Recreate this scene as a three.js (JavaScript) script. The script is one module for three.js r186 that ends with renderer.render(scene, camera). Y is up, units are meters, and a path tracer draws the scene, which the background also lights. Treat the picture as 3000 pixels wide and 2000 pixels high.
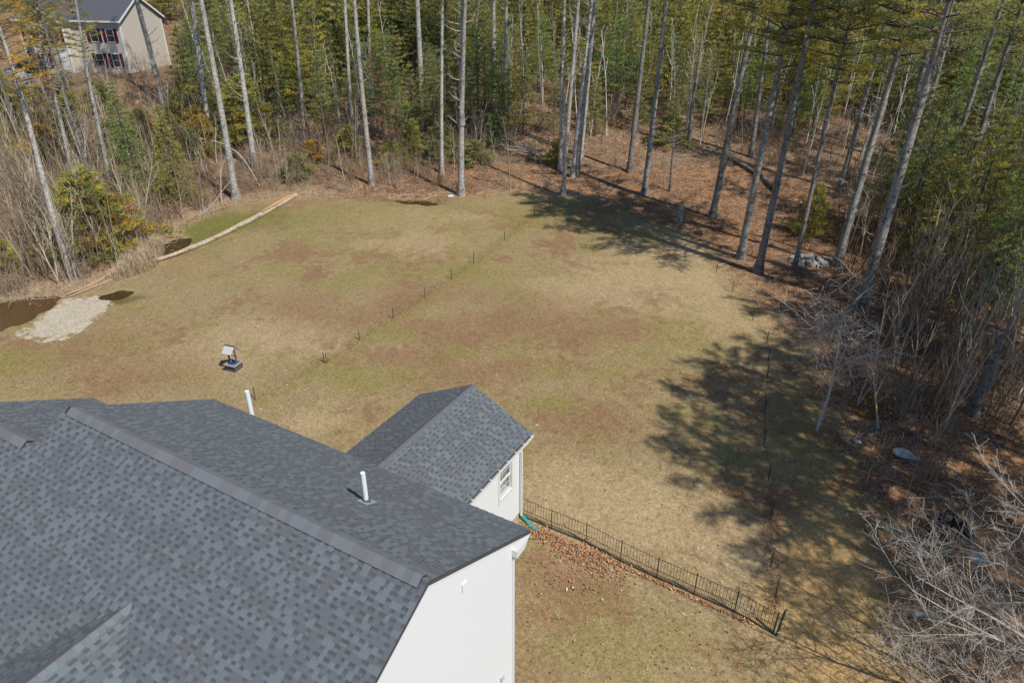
import * as THREE from 'three';
import { Sky } from 'three/addons/objects/Sky.js';
import { mergeGeometries } from 'three/addons/utils/BufferGeometryUtils.js';

// ---------------------------------------------------------------- camera, sky, sun, exposure
const EYE = 19, FOCAL = 2040, TILT = THREE.MathUtils.degToRad(29.0);   // drone height in metres, focal length for a 3000-pixel-wide picture, downward tilt
const scene = new THREE.Scene();
const camera = new THREE.PerspectiveCamera(2 * Math.atan(1000 / FOCAL) * 180 / Math.PI, 1.5, 0.5, 900);
camera.position.set(0, EYE, 0);
camera.rotation.x = -TILT;

const SUN_AZ = THREE.MathUtils.degToRad(136), SUN_EL = THREE.MathUtils.degToRad(51);      // behind the camera, to its right
const sunDir = new THREE.Vector3(Math.sin(SUN_AZ) * Math.cos(SUN_EL), Math.sin(SUN_EL), -Math.cos(SUN_AZ) * Math.cos(SUN_EL));
const sky = new Sky(); sky.name = 'sky'; sky.scale.setScalar(800);
sky.material.uniforms.sunPosition.value.copy(sunDir);
sky.material.uniforms.turbidity.value = 2.5; sky.material.uniforms.rayleigh.value = 1.2; sky.material.uniforms.mieCoefficient.value = 0.004;
scene.add(sky); sky.userData.kind = 'structure';
scene.environmentIntensity = 0.1;
const sun = new THREE.DirectionalLight(new THREE.Color(1, 0.95, 0.87), 4.0); sun.name = 'sun';
sun.position.copy(sunDir).multiplyScalar(150).add(new THREE.Vector3(0, 0, -40)); sun.target.position.set(0, 0, -40);
sun.castShadow = true; sun.shadow.mapSize.set(4096, 4096); sun.shadow.radius = 1;
Object.assign(sun.shadow.camera, { left: -70, right: 70, top: 80, bottom: -60, near: 10, far: 330 });
scene.add(sun, sun.target);

const renderer = new THREE.WebGLRenderer({ antialias: true });
renderer.toneMapping = THREE.LinearToneMapping;
renderer.toneMappingExposure = 1.12;
renderer.shadowMap.enabled = true;

// ---------------------------------------------------------------- helpers
function rngOf(seed) { let a = seed >>> 0; return () => { a = (a + 0x6D2B79F5) | 0; let t = Math.imul(a ^ (a >>> 15), 1 | a); t = (t + Math.imul(t ^ (t >>> 7), 61 | t)) ^ t; return ((t ^ (t >>> 14)) >>> 0) / 4294967296; }; }
const V = (x, y, z) => new THREE.Vector3(x, y, z);
const lerp = (a, b, t) => a + (b - a) * t, clamp = (x, a = 0, b = 1) => Math.min(b, Math.max(a, x)), smooth = (a, b, x) => { const t = clamp((x - a) / (b - a)); return t * t * (3 - 2 * t); };
const NZ = 256, lattice = (() => { const r = rngOf(99), a = new Float32Array(NZ * NZ); for (let i = 0; i < a.length; i++) a[i] = r(); return a; })();
function noise(x, y) {   // value noise, 0..1
  const xi = Math.floor(x), yi = Math.floor(y), fx = x - xi, fy = y - yi, u = fx * fx * (3 - 2 * fx), v = fy * fy * (3 - 2 * fy), a = xi & 255, b = yi & 255, a1 = (a + 1) & 255, b1 = (b + 1) & 255;
  return lerp(lerp(lattice[b * NZ + a], lattice[b * NZ + a1], u), lerp(lattice[b1 * NZ + a], lattice[b1 * NZ + a1], u), v);
}
function fbm(x, y, o = 4) { let s = 0, a = 0.5, n = 0; for (let i = 0; i < o; i++) { s += a * noise(x, y); n += a; x = x * 2.03 + 17.1; y = y * 2.03 + 5.7; a *= 0.5; } return s / n; }

// land: flat yard, the woods rise gently behind it
function land(x, z) {
  const d = -z, k = 5, t = (d - 63) / k, up = 0.145 * k * (t > 20 ? t : Math.log(1 + Math.exp(t)));
  const rough = smooth(0, 6, woods(x, z)) * 0.35 * (fbm(x * 0.22 + 9, z * 0.22 + 3, 3) - 0.5);
  const pad = smooth(24, 12, Math.hypot(x + 56.5, z + 104.5));      // the beige house stands on a level pad
  return lerp(up + rough, 5.2, pad);
}
const CT = Math.cos(TILT), ST = Math.sin(TILT);
function ray(px, py) { const x = (px - 1500) / FOCAL, y = -(py - 1000) / FOCAL; return V(x, y * CT - ST, -y * ST - CT); }
function flat(px, py, h = 0) { const r = ray(px, py), k = (h - EYE) / r.y; return V(r.x * k, h, r.z * k); }
function ground(px, py) {    // where the sight line through a pixel of the photograph meets the land
  const r = ray(px, py); if (r.y > -0.02) r.y = -0.02;
  let k = 5;
  for (let i = 0; i < 900; i++) { const h = EYE + r.y * k - land(r.x * k, r.z * k); if (h < 0.01) break; k += Math.max(0.02, h * 0.6); if (k > 400) break; }
  return V(r.x * k, land(r.x * k, r.z * k), r.z * k);
}
function upright(base, px, py) {   // the point over (or beside) base, at its distance from the camera, that shows at a pixel
  const r = ray(px, py), k = base.z / r.z; return V(r.x * k, EYE + r.y * k, base.z);
}
const depthOf = (p) => -p.z * CT + (EYE - p.y) * ST;
const widthAt = (p, px) => px * depthOf(p) / FOCAL;

// outline of the mown yard, followed in the photograph and laid on the ground
const YARD = [[-150, 905], [60, 885], [200, 868], [390, 790], [470, 742], [520, 660], [700, 600], [870, 582], [1100, 592], [1350, 590], [1550, 575], [1700, 588], [1900, 642], [2060, 706], [2150, 785], [2225, 870], [2285, 950], [2370, 1030], [2440, 1150], [2500, 1300], [2560, 1500], [2640, 1700], [2720, 2000], [2900, 2500], [1500, 3400], [-2500, 2500], [-2200, 1200]].map(([x, y]) => flat(x, y));
function woods(x, z) {   // metres outside the yard (negative inside)
  let best = 1e9, inside = false;
  for (let i = 0, j = YARD.length - 1; i < YARD.length; j = i++) {
    const a = YARD[i], b = YARD[j], ex = b.x - a.x, ez = b.z - a.z, t = clamp(((x - a.x) * ex + (z - a.z) * ez) / (ex * ex + ez * ez));
    best = Math.min(best, (x - a.x - ex * t) ** 2 + (z - a.z - ez * t) ** 2);
    if ((a.z > z) !== (b.z > z) && x < (b.x - a.x) * (z - a.z) / (b.z - a.z) + a.x) inside = !inside;
  }
  return inside ? -Math.sqrt(best) : Math.sqrt(best);
}

// a collector of triangles with colours and uv in metres
class Shape {
  constructor() { this.p = []; this.n = []; this.c = []; this.t = []; this.i = []; }
  vert(x, y, z, nx, ny, nz, c, u = 0, v = 0) { this.p.push(x, y, z); this.n.push(nx, ny, nz); this.c.push(c[0], c[1], c[2]); this.t.push(u, v); return this.p.length / 3 - 1; }
  tri(a, b, c, col, uv) {
    const ux = b.x - a.x, uy = b.y - a.y, uz = b.z - a.z, vx = c.x - a.x, vy = c.y - a.y, vz = c.z - a.z;
    let nx = uy * vz - uz * vy, ny = uz * vx - ux * vz, nz = ux * vy - uy * vx; const l = Math.hypot(nx, ny, nz) || 1; nx /= l; ny /= l; nz /= l;
    const k = [a, b, c].map((q, j) => this.vert(q.x, q.y, q.z, nx, ny, nz, col, uv ? uv[j][0] : 0, uv ? uv[j][1] : 0)); this.i.push(...k);
  }
  quad(a, b, c, d, col, uv) { this.tri(a, b, c, col, uv && [uv[0], uv[1], uv[2]]); this.tri(a, c, d, col, uv && [uv[0], uv[2], uv[3]]); }
  tube(pts, radii, sides, col, vScale = 1, cap = false) {
    const n = pts.length; let ref = V(0.37, 0.11, 0.92), first = -1, run = 0;
    const d = V(0, 1, 0), s = V(0, 0, 0), w = V(0, 0, 0);
    for (let k = 0; k < n; k++) {
      d.subVectors(pts[Math.min(n - 1, k + 1)], pts[Math.max(0, k - 1)]).normalize();
      if (Math.abs(d.dot(ref)) > 0.95) ref = V(0.9, 0.3, -0.2);
      s.crossVectors(ref, d).normalize(); w.crossVectors(d, s);
      if (k) run += pts[k].distanceTo(pts[k - 1]);
      const c = Array.isArray(col[0]) ? col[k] : col;
      for (let j = 0; j <= sides; j++) {
        const a = j / sides * Math.PI * 2, x = Math.cos(a), y = Math.sin(a), nx = s.x * x + w.x * y, ny = s.y * x + w.y * y, nz = s.z * x + w.z * y, r = typeof radii === 'function' ? radii(k, a) : radii[k];
        const at = this.vert(pts[k].x + nx * r, pts[k].y + ny * r, pts[k].z + nz * r, nx, ny, nz, c, j / sides, run * vScale);
        if (first < 0) first = at;
      }
    }
    const m = sides + 1;
    for (let k = 0; k < n - 1; k++) for (let j = 0; j < sides; j++) { const a = first + k * m + j; this.i.push(a, a + 1, a + m, a + 1, a + m + 1, a + m); }
    if (cap) for (const [k, sg] of [[0, -1], [n - 1, 1]]) {
      const q = pts[k], e = V(0, 0, 0).subVectors(pts[k], pts[k ? k - 1 : 1]).normalize(), c = Array.isArray(col[0]) ? col[k] : col, base = this.vert(q.x, q.y, q.z, e.x, e.y, e.z, cap === true ? c : cap, 0.5, 0);
      const ring = []; for (let j = 0; j <= sides; j++) { const o = (first + k * m + j) * 3; ring.push(this.vert(this.p[o], this.p[o + 1], this.p[o + 2], e.x, e.y, e.z, cap === true ? c : cap, 0.5, 0)); }
      for (let j = 0; j < sides; j++) sg > 0 ? this.i.push(base, ring[j], ring[j + 1]) : this.i.push(base, ring[j + 1], ring[j]);
    }
  }
  box(x0, x1, y0, y1, z0, z1, col = [1, 1, 1]) {
    const q = (a, b, c, d, w, h) => this.quad(a, b, c, d, col, [[0, 0], [w, 0], [w, h], [0, h]]), X = x1 - x0, Y = y1 - y0, Z = z1 - z0;
    q(V(x0, y0, z1), V(x1, y0, z1), V(x1, y1, z1), V(x0, y1, z1), X, Y); q(V(x1, y0, z0), V(x0, y0, z0), V(x0, y1, z0), V(x1, y1, z0), X, Y);
    q(V(x1, y0, z1), V(x1, y0, z0), V(x1, y1, z0), V(x1, y1, z1), Z, Y); q(V(x0, y0, z0), V(x0, y0, z1), V(x0, y1, z1), V(x0, y1, z0), Z, Y);
    q(V(x0, y1, z1), V(x1, y1, z1), V(x1, y1, z0), V(x0, y1, z0), X, Z); q(V(x0, y0, z0), V(x1, y0, z0), V(x1, y0, z1), V(x0, y0, z1), X, Z);
    return this;
  }
  // a solid from two matching outlines (lists of corners), joined side by side
  loft(A, B, col = [1, 1, 1]) {
    const n = A.length;
    for (let k = 0; k < n; k++) { const j = (k + 1) % n, w = A[k].distanceTo(A[j]), h = A[k].distanceTo(B[k]); this.quad(A[k], A[j], B[j], B[k], col, [[0, 0], [w, 0], [w, h], [0, h]]); }
    for (let k = 1; k < n - 1; k++) { const f = (q, r) => [q.x - r.x + q.z - r.z, q.y - r.y]; this.tri(A[0], A[k + 1], A[k], col, [f(A[0], A[0]), f(A[k + 1], A[0]), f(A[k], A[0])]); this.tri(B[0], B[k], B[k + 1], col, [f(B[0], B[0]), f(B[k], B[0]), f(B[k + 1], B[0])]); }
    return this;
  }
  geometry() {
    const g = new THREE.BufferGeometry(), f = (a, k) => new THREE.BufferAttribute(new Float32Array(a), k);
    g.setAttribute('position', f(this.p, 3)); g.setAttribute('normal', f(this.n, 3)); g.setAttribute('color', f(this.c, 3)); g.setAttribute('uv', f(this.t, 2));
    g.setIndex(new THREE.BufferAttribute(new Uint32Array(this.i), 1)); return g;
  }
}
const names = {};
function numbered(n) { const k = names[n] = (names[n] ?? -1) + 1; return k ? n + '_' + String(k).padStart(3, '0') : n; }
function shade(m) { m.castShadow = m.receiveShadow = true; return m; }
function part(name, geo, mat, parent, label) { const m = shade(new THREE.Mesh(geo instanceof Shape ? geo.geometry() : geo, mat)); m.name = name; parent.add(m); if (label) m.userData.label = label; return m; }
function thing(name, label, category, pos, group) { const o = new THREE.Group(); o.name = numbered(name); if (pos) o.position.copy(pos); o.userData = { label, category }; if (group) o.userData.group = group; scene.add(o); return o; }
function solo(name, geo, mat, label, category, pos, group) { const m = part(numbered(name), geo, mat, scene); if (pos) m.position.copy(pos); m.userData = { label, category }; if (group) m.userData.group = group; return m; }
function setting(name, geo, mat) { const m = part(name, geo, mat, scene); m.userData.kind = 'structure'; return m; }
function mass(name, geo, mat, count, place, parent = scene) {     // uncountable stuff: copies of one small shape
  const m = shade(new THREE.InstancedMesh(geo instanceof Shape ? geo.geometry() : geo, mat, count)); m.name = name; m.userData.kind = 'stuff';
  const d = new THREE.Object3D(), c = new THREE.Color(); d.rotation.order = 'YXZ'; let n = 0;
  for (let k = 0; k < count; k++) { d.position.set(0, 0, 0); d.rotation.set(0, 0, 0); d.scale.set(1, 1, 1); c.setRGB(1, 1, 1); if (place(d, c, k) === false) continue; d.updateMatrix(); m.setMatrixAt(n, d.matrix); m.setColorAt(n, c); n++; }
  m.count = n; parent.add(m); return m;
}
// textures
function texture(w, h, fn, srgb, repeat) {
  const a = new Uint8Array(w * h * 4); const o = [0, 0, 0];
  for (let y = 0; y < h; y++) for (let x = 0; x < w; x++) { fn(x, y, o); const k = (y * w + x) * 4; a[k] = clamp(o[0]) * 255; a[k + 1] = clamp(o[1]) * 255; a[k + 2] = clamp(o[2]) * 255; a[k + 3] = 255; }
  const t = new THREE.DataTexture(a, w, h); t.magFilter = THREE.LinearFilter; t.minFilter = THREE.LinearMipmapLinearFilter; t.generateMipmaps = true; t.wrapS = t.wrapT = THREE.RepeatWrapping;
  if (srgb) t.colorSpace = THREE.SRGBColorSpace; if (repeat) t.repeat.set(...repeat); t.needsUpdate = true; return t;
}
const enc = (v) => v <= 0.0031308 ? v * 12.92 : 1.055 * Math.pow(v, 1 / 2.4) - 0.055;   // linear base colour -> sRGB texel
const std = (o) => new THREE.MeshStandardMaterial({ roughness: 0.9, ...o });
const matte = (o) => new THREE.MeshPhysicalMaterial({ roughness: 1, specularIntensity: 0.15, ...o });
const rgb = (r, g, b) => new THREE.Color().setRGB(r, g, b);
function wrapNoise(x, y, s) { return noise(x * s, y * s); }
// ---------------------------------------------------------------- the ground
const hash = (x, y) => { const s = Math.sin(x * 127.1 + y * 311.7) * 43758.5453; return s - Math.floor(s); };
const LX0 = -32, LX1 = 28, LZ0 = -68, LZ1 = -8;         // the detailed sheet: 60 m x 60 m
const PATCHES = [   // pixel, half size in metres (across, away), colour, strength: the worn and green patches of the lawn
  [780, 985, 5.5, 3.2, 'pale', 0.8], [690, 1080, 3, 2, 'pale', 0.6], [1230, 715, 5, 3, 'pale', 0.7], [1120, 650, 6, 3, 'pale', 0.4], [1700, 850, 4, 3, 'pale', 0.7], [1950, 800, 7, 5, 'pale', 0.9], [2080, 730, 6, 5, 'pale', 0.9], [2100, 900, 5, 5, 'pale', 0.8], [1650, 1470, 3.5, 3, 'pale', 0.7], [1800, 1560, 4, 3, 'pale', 0.7], [2000, 1500, 3, 3, 'pale', 0.6], [940, 1230, 1.4, 1.6, 'pale', 0.8], [870, 1250, 1, 1.5, 'pale', 0.7], [2150, 1680, 3, 3, 'pale', 0.6],
  [1080, 1130, 1.8, 1.2, 'green', 0.9], [1200, 1090, 3, 1.5, 'green', 0.6], [1150, 985, 2.2, 1.2, 'green', 0.8], [1330, 1030, 1.6, 1, 'green', 0.8], [1620, 1085, 2, 1.2, 'green', 0.7], [1610, 1185, 1.6, 1, 'green', 0.9], [1760, 1100, 1.4, 1, 'green', 0.5], [30, 1065, 3.5, 1.8, 'green', 0.9], [600, 700, 5, 5, 'green', 0.45], [1000, 640, 7, 4, 'green', 0.4], [1530, 640, 3, 4, 'green', 0.6], [1370, 800, 3, 2, 'green', 0.6], [500, 1100, 3, 1, 'green', 0.4], [960, 1080, 3, 1, 'green', 0.5], [1900, 1000, 4, 3, 'green', 0.25], [1750, 1760, 1.5, 1.2, 'green', 0.5], [1850, 1900, 2, 1.5, 'green', 0.4], [330, 880, 1.6, 1, 'dark', 0.9], [1200, 592, 3.5, 1.2, 'mud', 0.9], [1620, 620, 4, 5, 'green', 0.4], [640, 655, 7, 4, 'moss', 0.9], [560, 690, 4, 3, 'moss', 0.9], [2120, 1350, 2, 2, 'green', 0.3], [400, 730, 3, 3, 'dark', 0.5],
  [1050, 930, 4.5, 2.5, 'brown', 0.8], [900, 880, 4, 2.5, 'brown', 0.5], [1250, 860, 4, 2.5, 'brown', 0.6], [1420, 955, 4, 2.5, 'brown', 0.8], [1180, 1045, 2.5, 1.2, 'brown', 0.8], [1780, 975, 4, 2, 'brown', 0.7], [1330, 1110, 3, 1.4, 'brown', 0.6], [1500, 1070, 2.2, 1.4, 'brown', 0.6], [420, 1100, 6, 2, 'brown', 0.5], [300, 980, 6, 3, 'brown', 0.35], [1750, 1250, 3, 2, 'brown', 0.6], [1600, 1700, 2, 2, 'brown', 0.5], [500, 780, 4, 3, 'brown', 0.3], [1560, 900, 4, 3, 'brown', 0.4], [1560, 1950, 2, 1.5, 'brown', 0.5], [1340, 640, 3, 2, 'pale', 0.5],
].map(([x, y, rx, rz, c, s]) => ({ p: flat(x, y), rx, rz, c, s }));
const TONE = { tan: [0.385, 0.292, 0.15], pale: [0.50, 0.375, 0.21], green: [0.31, 0.262, 0.09], brown: [0.33, 0.205, 0.11], dark: [0.17, 0.13, 0.045], moss: [0.215, 0.205, 0.06], mud: [0.16, 0.09, 0.03], sand: [0.62, 0.54, 0.41], drive: [0.56, 0.37, 0.16], litter: [0.38, 0.205, 0.105], litter2: [0.20, 0.105, 0.06], grey: [0.22, 0.155, 0.10], straw: [0.52, 0.37, 0.21] };
function polygon(list) { return list.map(([x, y]) => flat(x, y)); }
function within(poly, x, z) {   // signed distance, positive inside
  let best = 1e9, inside = false;
  for (let i = 0, j = poly.length - 1; i < poly.length; j = i++) { const a = poly[i], b = poly[j], ex = b.x - a.x, ez = b.z - a.z, t = clamp(((x - a.x) * ex + (z - a.z) * ez) / (ex * ex + ez * ez)); best = Math.min(best, (x - a.x - ex * t) ** 2 + (z - a.z - ez * t) ** 2); if ((a.z > z) !== (b.z > z) && x < (b.x - a.x) * (z - a.z) / (b.z - a.z) + a.x) inside = !inside; }
  return inside ? Math.sqrt(best) : -Math.sqrt(best);
}
const SAND = polygon([[55, 985], [120, 925], [200, 880], [310, 868], [335, 885], [300, 920], [215, 985], [140, 1000]]);
const DRIVE = polygon([[2330, 1560], [2440, 1500], [2520, 1600], [2560, 1750], [2620, 1900], [2600, 2050], [2500, 2300], [2300, 2300], [2330, 1950], [2270, 1800]]);
const wireLine = [[748, 1172], [950, 1065], [1054, 998], [1152, 934], [1245, 873], [1323, 818], [1388, 773], [1478, 706], [1565, 638]].map(([x, y]) => flat(x, y));
function lineDistance(x, z) { let b = 1e9, side = 0; for (let i = 0; i < wireLine.length - 1; i++) { const a = wireLine[i], c = wireLine[i + 1], ex = c.x - a.x, ez = c.z - a.z, t = clamp(((x - a.x) * ex + (z - a.z) * ez) / (ex * ex + ez * ez)), dx = x - a.x - ex * t, dz = z - a.z - ez * t, q = Math.hypot(dx, dz); if (q < b) { b = q; side = ex * dz - ez * dx; } } return [b, side]; }
const mixTo = (o, c, t) => { o[0] += (c[0] - o[0]) * t; o[1] += (c[1] - o[1]) * t; o[2] += (c[2] - o[2]) * t; };
function groundColor(x, z, o) {   // base colour of lawn, litter, sand and mud, as they lie
  const big = fbm(x * 0.13 + 3, z * 0.13 + 8, 4), mid = fbm(x * 0.55, z * 0.55, 4), fine = fbm(x * 2.6 + 7, z * 2.6, 3), speck = fbm(x * 13, z * 13, 2), blade = fbm(x * 31, z * 19, 2);
  o[0] = TONE.tan[0]; o[1] = TONE.tan[1]; o[2] = TONE.tan[2];
  mixTo(o, TONE.green, smooth(0.46, 0.66, big * 0.5 + mid * 0.5) * 0.62);
  mixTo(o, TONE.brown, smooth(0.5, 0.68, fbm(x * 0.3 + 40, z * 0.3 + 11, 4) * 0.65 + fine * 0.35) * 0.95);
  const wob = (mid - 0.5) * 1.3 + (fine - 0.5) * 0.8;
  for (const q of PATCHES) { const dx = (x - q.p.x) / q.rx, dz = (z - q.p.z) / q.rz, r = dx * dx + dz * dz; if (r < 2.6) mixTo(o, TONE[q.c], q.s * smooth(1.25, 0.15, Math.sqrt(r) + wob)); }
  const [ld, side] = lineDistance(x, z);
  if (ld < 1.3) { mixTo(o, TONE.green, (side > 0 ? 0.6 : 0) * smooth(1.2, 0.2, ld + (fine - 0.5))); mixTo(o, TONE.litter2, 0.15 * smooth(0.16, 0.05, ld + (speck - 0.5) * 0.25)); }
  const w = woods(x, z) + (mid - 0.5) * 2.6 + (fine - 0.5) * 1.6;
  if (w > -2.5) {
    const lt = [0, 0, 0], right = smooth(2, 14, x), left = smooth(-12, -20, x); lt[0] = TONE.litter[0]; lt[1] = TONE.litter[1]; lt[2] = TONE.litter[2];
    mixTo(lt, TONE.grey, left * 0.75); mixTo(lt, TONE.straw, (1 - right) * 0.35 * smooth(5, 0, w)); mixTo(lt, TONE.litter2, smooth(0.42, 0.62, fine * 0.6 + mid * 0.4) * 0.7); mixTo(lt, TONE.straw, smooth(0.58, 0.75, speck) * 0.5);
    mixTo(o, lt, smooth(-1.6, 1.4, w));
    mixTo(o, TONE.straw, 0.55 * left * smooth(-2, 0, w) * smooth(3, 0.5, w));
  }
  const dr = within(DRIVE, x, z) + (mid - 0.5) * 1.6; if (dr > -1.4) mixTo(o, TONE.drive, smooth(-1.3, 0.6, dr) * 0.95);
  const sd = within(SAND, x, z) + (fine - 0.5) * 1.5 + (speck - 0.5) * 0.5; if (sd > -0.5) mixTo(o, TONE.sand, smooth(-0.15, 0.2, sd) * (0.75 + 0.25 * fine));
  const g = 0.89 * (0.68 + 0.64 * speck) * (0.76 + 0.48 * blade); o[0] *= g; o[1] *= g; o[2] *= g;
}
const lawnTexture = texture(2048, 2048, (i, j, o) => { groundColor(LX0 + (i + 0.5) / 2048 * (LX1 - LX0), LZ0 + (j + 0.5) / 2048 * (LZ1 - LZ0), o); o[0] = enc(o[0]); o[1] = enc(o[1]); o[2] = enc(o[2]); }, true);
lawnTexture.wrapS = lawnTexture.wrapT = THREE.ClampToEdgeWrapping;
const reliefTexture = texture(512, 512, (i, j, o) => { const f = (x, y) => 0.5 * lattice[((y | 0) & 255) * NZ + ((x | 0) & 255)] + 0.3 * lattice[(((y >> 1) + 31) & 255) * NZ + (((x >> 1) + 77) & 255)] + 0.2 * lattice[(((y >> 3) + 9) & 255) * NZ + (((x >> 3) + 5) & 255)]; o[0] = o[1] = o[2] = f(i, j); }, false);
function sheet(x0, x1, z0, z1, nx, nz, lift, skip) {
  const p = [], uv = [], uv1 = [], idx = [];
  for (let j = 0; j <= nz; j++) for (let i = 0; i <= nx; i++) { const x = lerp(x0, x1, i / nx), z = lerp(z0, z1, j / nz); p.push(x, land(x, z) + lift(x, z), z); uv.push(i / nx, j / nz); uv1.push(x / 4, z / 4); }
  for (let j = 0; j < nz; j++) for (let i = 0; i < nx; i++) { const cx = lerp(x0, x1, (i + 0.5) / nx), cz = lerp(z0, z1, (j + 0.5) / nz); if (skip && skip(cx, cz)) continue; const a = j * (nx + 1) + i, b = a + nx + 1; idx.push(a, b, a + 1, a + 1, b, b + 1); }
  const g = new THREE.BufferGeometry(); g.setAttribute('position', new THREE.Float32BufferAttribute(p, 3)); g.setAttribute('uv', new THREE.Float32BufferAttribute(uv, 2)); g.setAttribute('uv1', new THREE.Float32BufferAttribute(uv1, 2)); g.setIndex(idx); g.computeVertexNormals(); return g;
}
const relief1 = reliefTexture.clone(); relief1.channel = 1; relief1.needsUpdate = true;
const POOLS = {
  pond_water: [[-90, 905], [20, 890], [110, 872], [165, 873], [150, 895], [100, 925], [50, 950], [-20, 968], [-90, 975]],
  puddle_water: [[480, 756], [476, 738], [490, 715], [520, 698], [556, 700], [548, 724], [515, 746]],
  ditch_water: [[345, 855], [320, 862], [300, 872], [330, 880], [365, 873], [380, 860]],
  yard_puddle: [[1150, 588], [1200, 586], [1260, 590], [1300, 602], [1250, 606], [1180, 600]],
  rust_puddle: [[2485, 1175], [2530, 1160], [2590, 1185], [2600, 1215], [2560, 1225], [2510, 1205]],
};
const poolAreas = Object.values(POOLS).map(polygon);
const dimple = (x, z) => { const up = 0.03 + 0.05 * (fbm(x * 0.9, z * 0.9, 3) - 0.5); let w = -9; for (const q of poolAreas) { if (Math.abs(q[0].x - x) < 14 && Math.abs(q[0].z - z) < 16) w = Math.max(w, within(q, x, z)); } return w > -0.6 ? lerp(up, -0.035 - land(x, z), smooth(-0.6, 0.25, w + 0.5 * (noise(x * 1.7, z * 1.7) - 0.5))) : up; };
setting('lawn', sheet(LX0, LX1, LZ0, LZ1, 240, 240, dimple), matte({ map: lawnTexture, bumpMap: relief1, bumpScale: 0.03, roughness: 1 }));
// the floor of the woods around and beyond it
const floorTexture = texture(1024, 1024, (i, j, o) => {
  const u = i / 1024, v = j / 1024, n = (s, a) => { const x = u * s + a, y = v * s; const xi = Math.floor(x), yi = Math.floor(y), fx = x - xi, fy = y - yi, sm = (t) => t * t * (3 - 2 * t), L = (p, q) => lattice[((((q % s) + s) % s + a) & 255) * NZ + (((((p - a) % s) + s) % s + a) & 255)]; return lerp(lerp(L(xi, yi), L(xi + 1, yi), sm(fx)), lerp(L(xi, yi + 1), L(xi + 1, yi + 1), sm(fx)), sm(fy)); };
  const big = n(6, 3), mid = n(24, 11), fine = n(96, 40), sp = n(250, 5);
  o[0] = 0.235; o[1] = 0.15; o[2] = 0.09; mixTo(o, TONE.litter2, smooth(0.4, 0.7, big * 0.5 + mid * 0.5) * 0.8); mixTo(o, TONE.straw, smooth(0.6, 0.85, fine) * 0.5); mixTo(o, TONE.grey, smooth(0.5, 0.8, mid) * 0.5);
  const g = 0.55 + 0.9 * sp; o[0] = enc(o[0] * g); o[1] = enc(o[1] * g); o[2] = enc(o[2] * g);
}, true, [22, 22]);
setting('forest_floor', sheet(-190, 190, -290, 90, 190, 190, () => 0, (x, z) => x > LX0 + 1 && x < LX1 - 1 && z > LZ0 + 1 && z < LZ1 - 1), matte({ map: floorTexture }));
// standing water at the edge of the yard
const waterMaterial = new THREE.MeshPhysicalMaterial({ color: rgb(0.055, 0.038, 0.012), roughness: 0.06, ior: 1.33, specularIntensity: 0.8 });
function pool(name, list, h, mat = waterMaterial) {
  const pts = list.map(([x, y]) => flat(x, y)), n = pts.length, c = pts.reduce((a, b) => a.add(b), V(0, 0, 0)).multiplyScalar(1 / n), sh = new THREE.Shape(), curve = new THREE.CatmullRomCurve3(pts.map((q) => V(q.x, 0, q.z)), true), m = curve.getPoints(n * 6);
  m.forEach((q, k) => { const w = 0.22 * (noise(q.x * 2.3, q.z * 2.3) - 0.5) + 0.25 * (noise(q.x * 0.9, q.z * 0.9) - 0.5), dx = q.x - c.x, dz = q.z - c.z, l = Math.hypot(dx, dz) || 1, X = q.x + dx / l * (w + 0.5), Z = q.z + dz / l * (w + 0.5); k ? sh.lineTo(X, Z) : sh.moveTo(X, Z); });
  const g = new THREE.ShapeGeometry(sh); g.rotateX(Math.PI / 2); const a = g.index.array; for (let k = 0; k < a.length; k += 3) { const t = a[k]; a[k] = a[k + 1]; a[k + 1] = t; } g.computeVertexNormals(); g.translate(0, h, 0); setting(name, g, mat);
}
const brownWater = waterMaterial.clone(); brownWater.color = rgb(0.10, 0.055, 0.018);
const rustWater = waterMaterial.clone(); rustWater.color = rgb(0.17, 0.085, 0.02); rustWater.roughness = 0.15;
pool('pond_water', POOLS.pond_water, 0.012, brownWater);
pool('puddle_water', POOLS.puddle_water, 0.012);
pool('ditch_water', POOLS.ditch_water, 0.012);
pool('yard_puddle', POOLS.yard_puddle, 0.012);
pool('rust_puddle', POOLS.rust_puddle, 0.012, rustWater);
// ---------------------------------------------------------------- the white house under the camera (own axes: x along the ridge, z towards the yard)
const K = EYE / 16;
const houseAt = flat(1555, 1552, 5.2 * K); houseAt.y = 0;
const house = thing('white_house', 'white clapboard house with grey shingle roofs and a low rear wing', 'house', houseAt);
house.rotation.y = THREE.MathUtils.degToRad(150);
const EAVE = 5.2 * K, PITCH = 0.518, HALF = 3.54 * K, RIDGE = EAVE + HALF * PITCH, LEN = 10.08 * K, FRONT = -9.9, FEAVE = RIDGE - (-HALF - FRONT) * PITCH, SL = Math.hypot(1, PITCH);
const white = std({ color: rgb(0.67, 0.67, 0.645), roughness: 0.55 }), trim = std({ color: rgb(0.69, 0.69, 0.665), roughness: 0.45 });
const granules = texture(256, 256, (x, y, o) => { const v = 0.72 + 0.42 * lattice[y * NZ + x] + 0.14 * (lattice[(y >> 2) * NZ + (x >> 2)] - 0.5); o[0] = o[1] = o[2] = enc(v * 0.95); }, true, [1.6, 1.6]);
const TONES = [[0.142, 0.163, 0.173], [0.156, 0.18, 0.188], [0.132, 0.147, 0.158], [0.166, 0.19, 0.198], [0.138, 0.139, 0.147], [0.15, 0.173, 0.18]];
const DARK = [[0.098, 0.099, 0.106], [0.091, 0.091, 0.098], [0.105, 0.104, 0.111], [0.095, 0.1, 0.108]];
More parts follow.
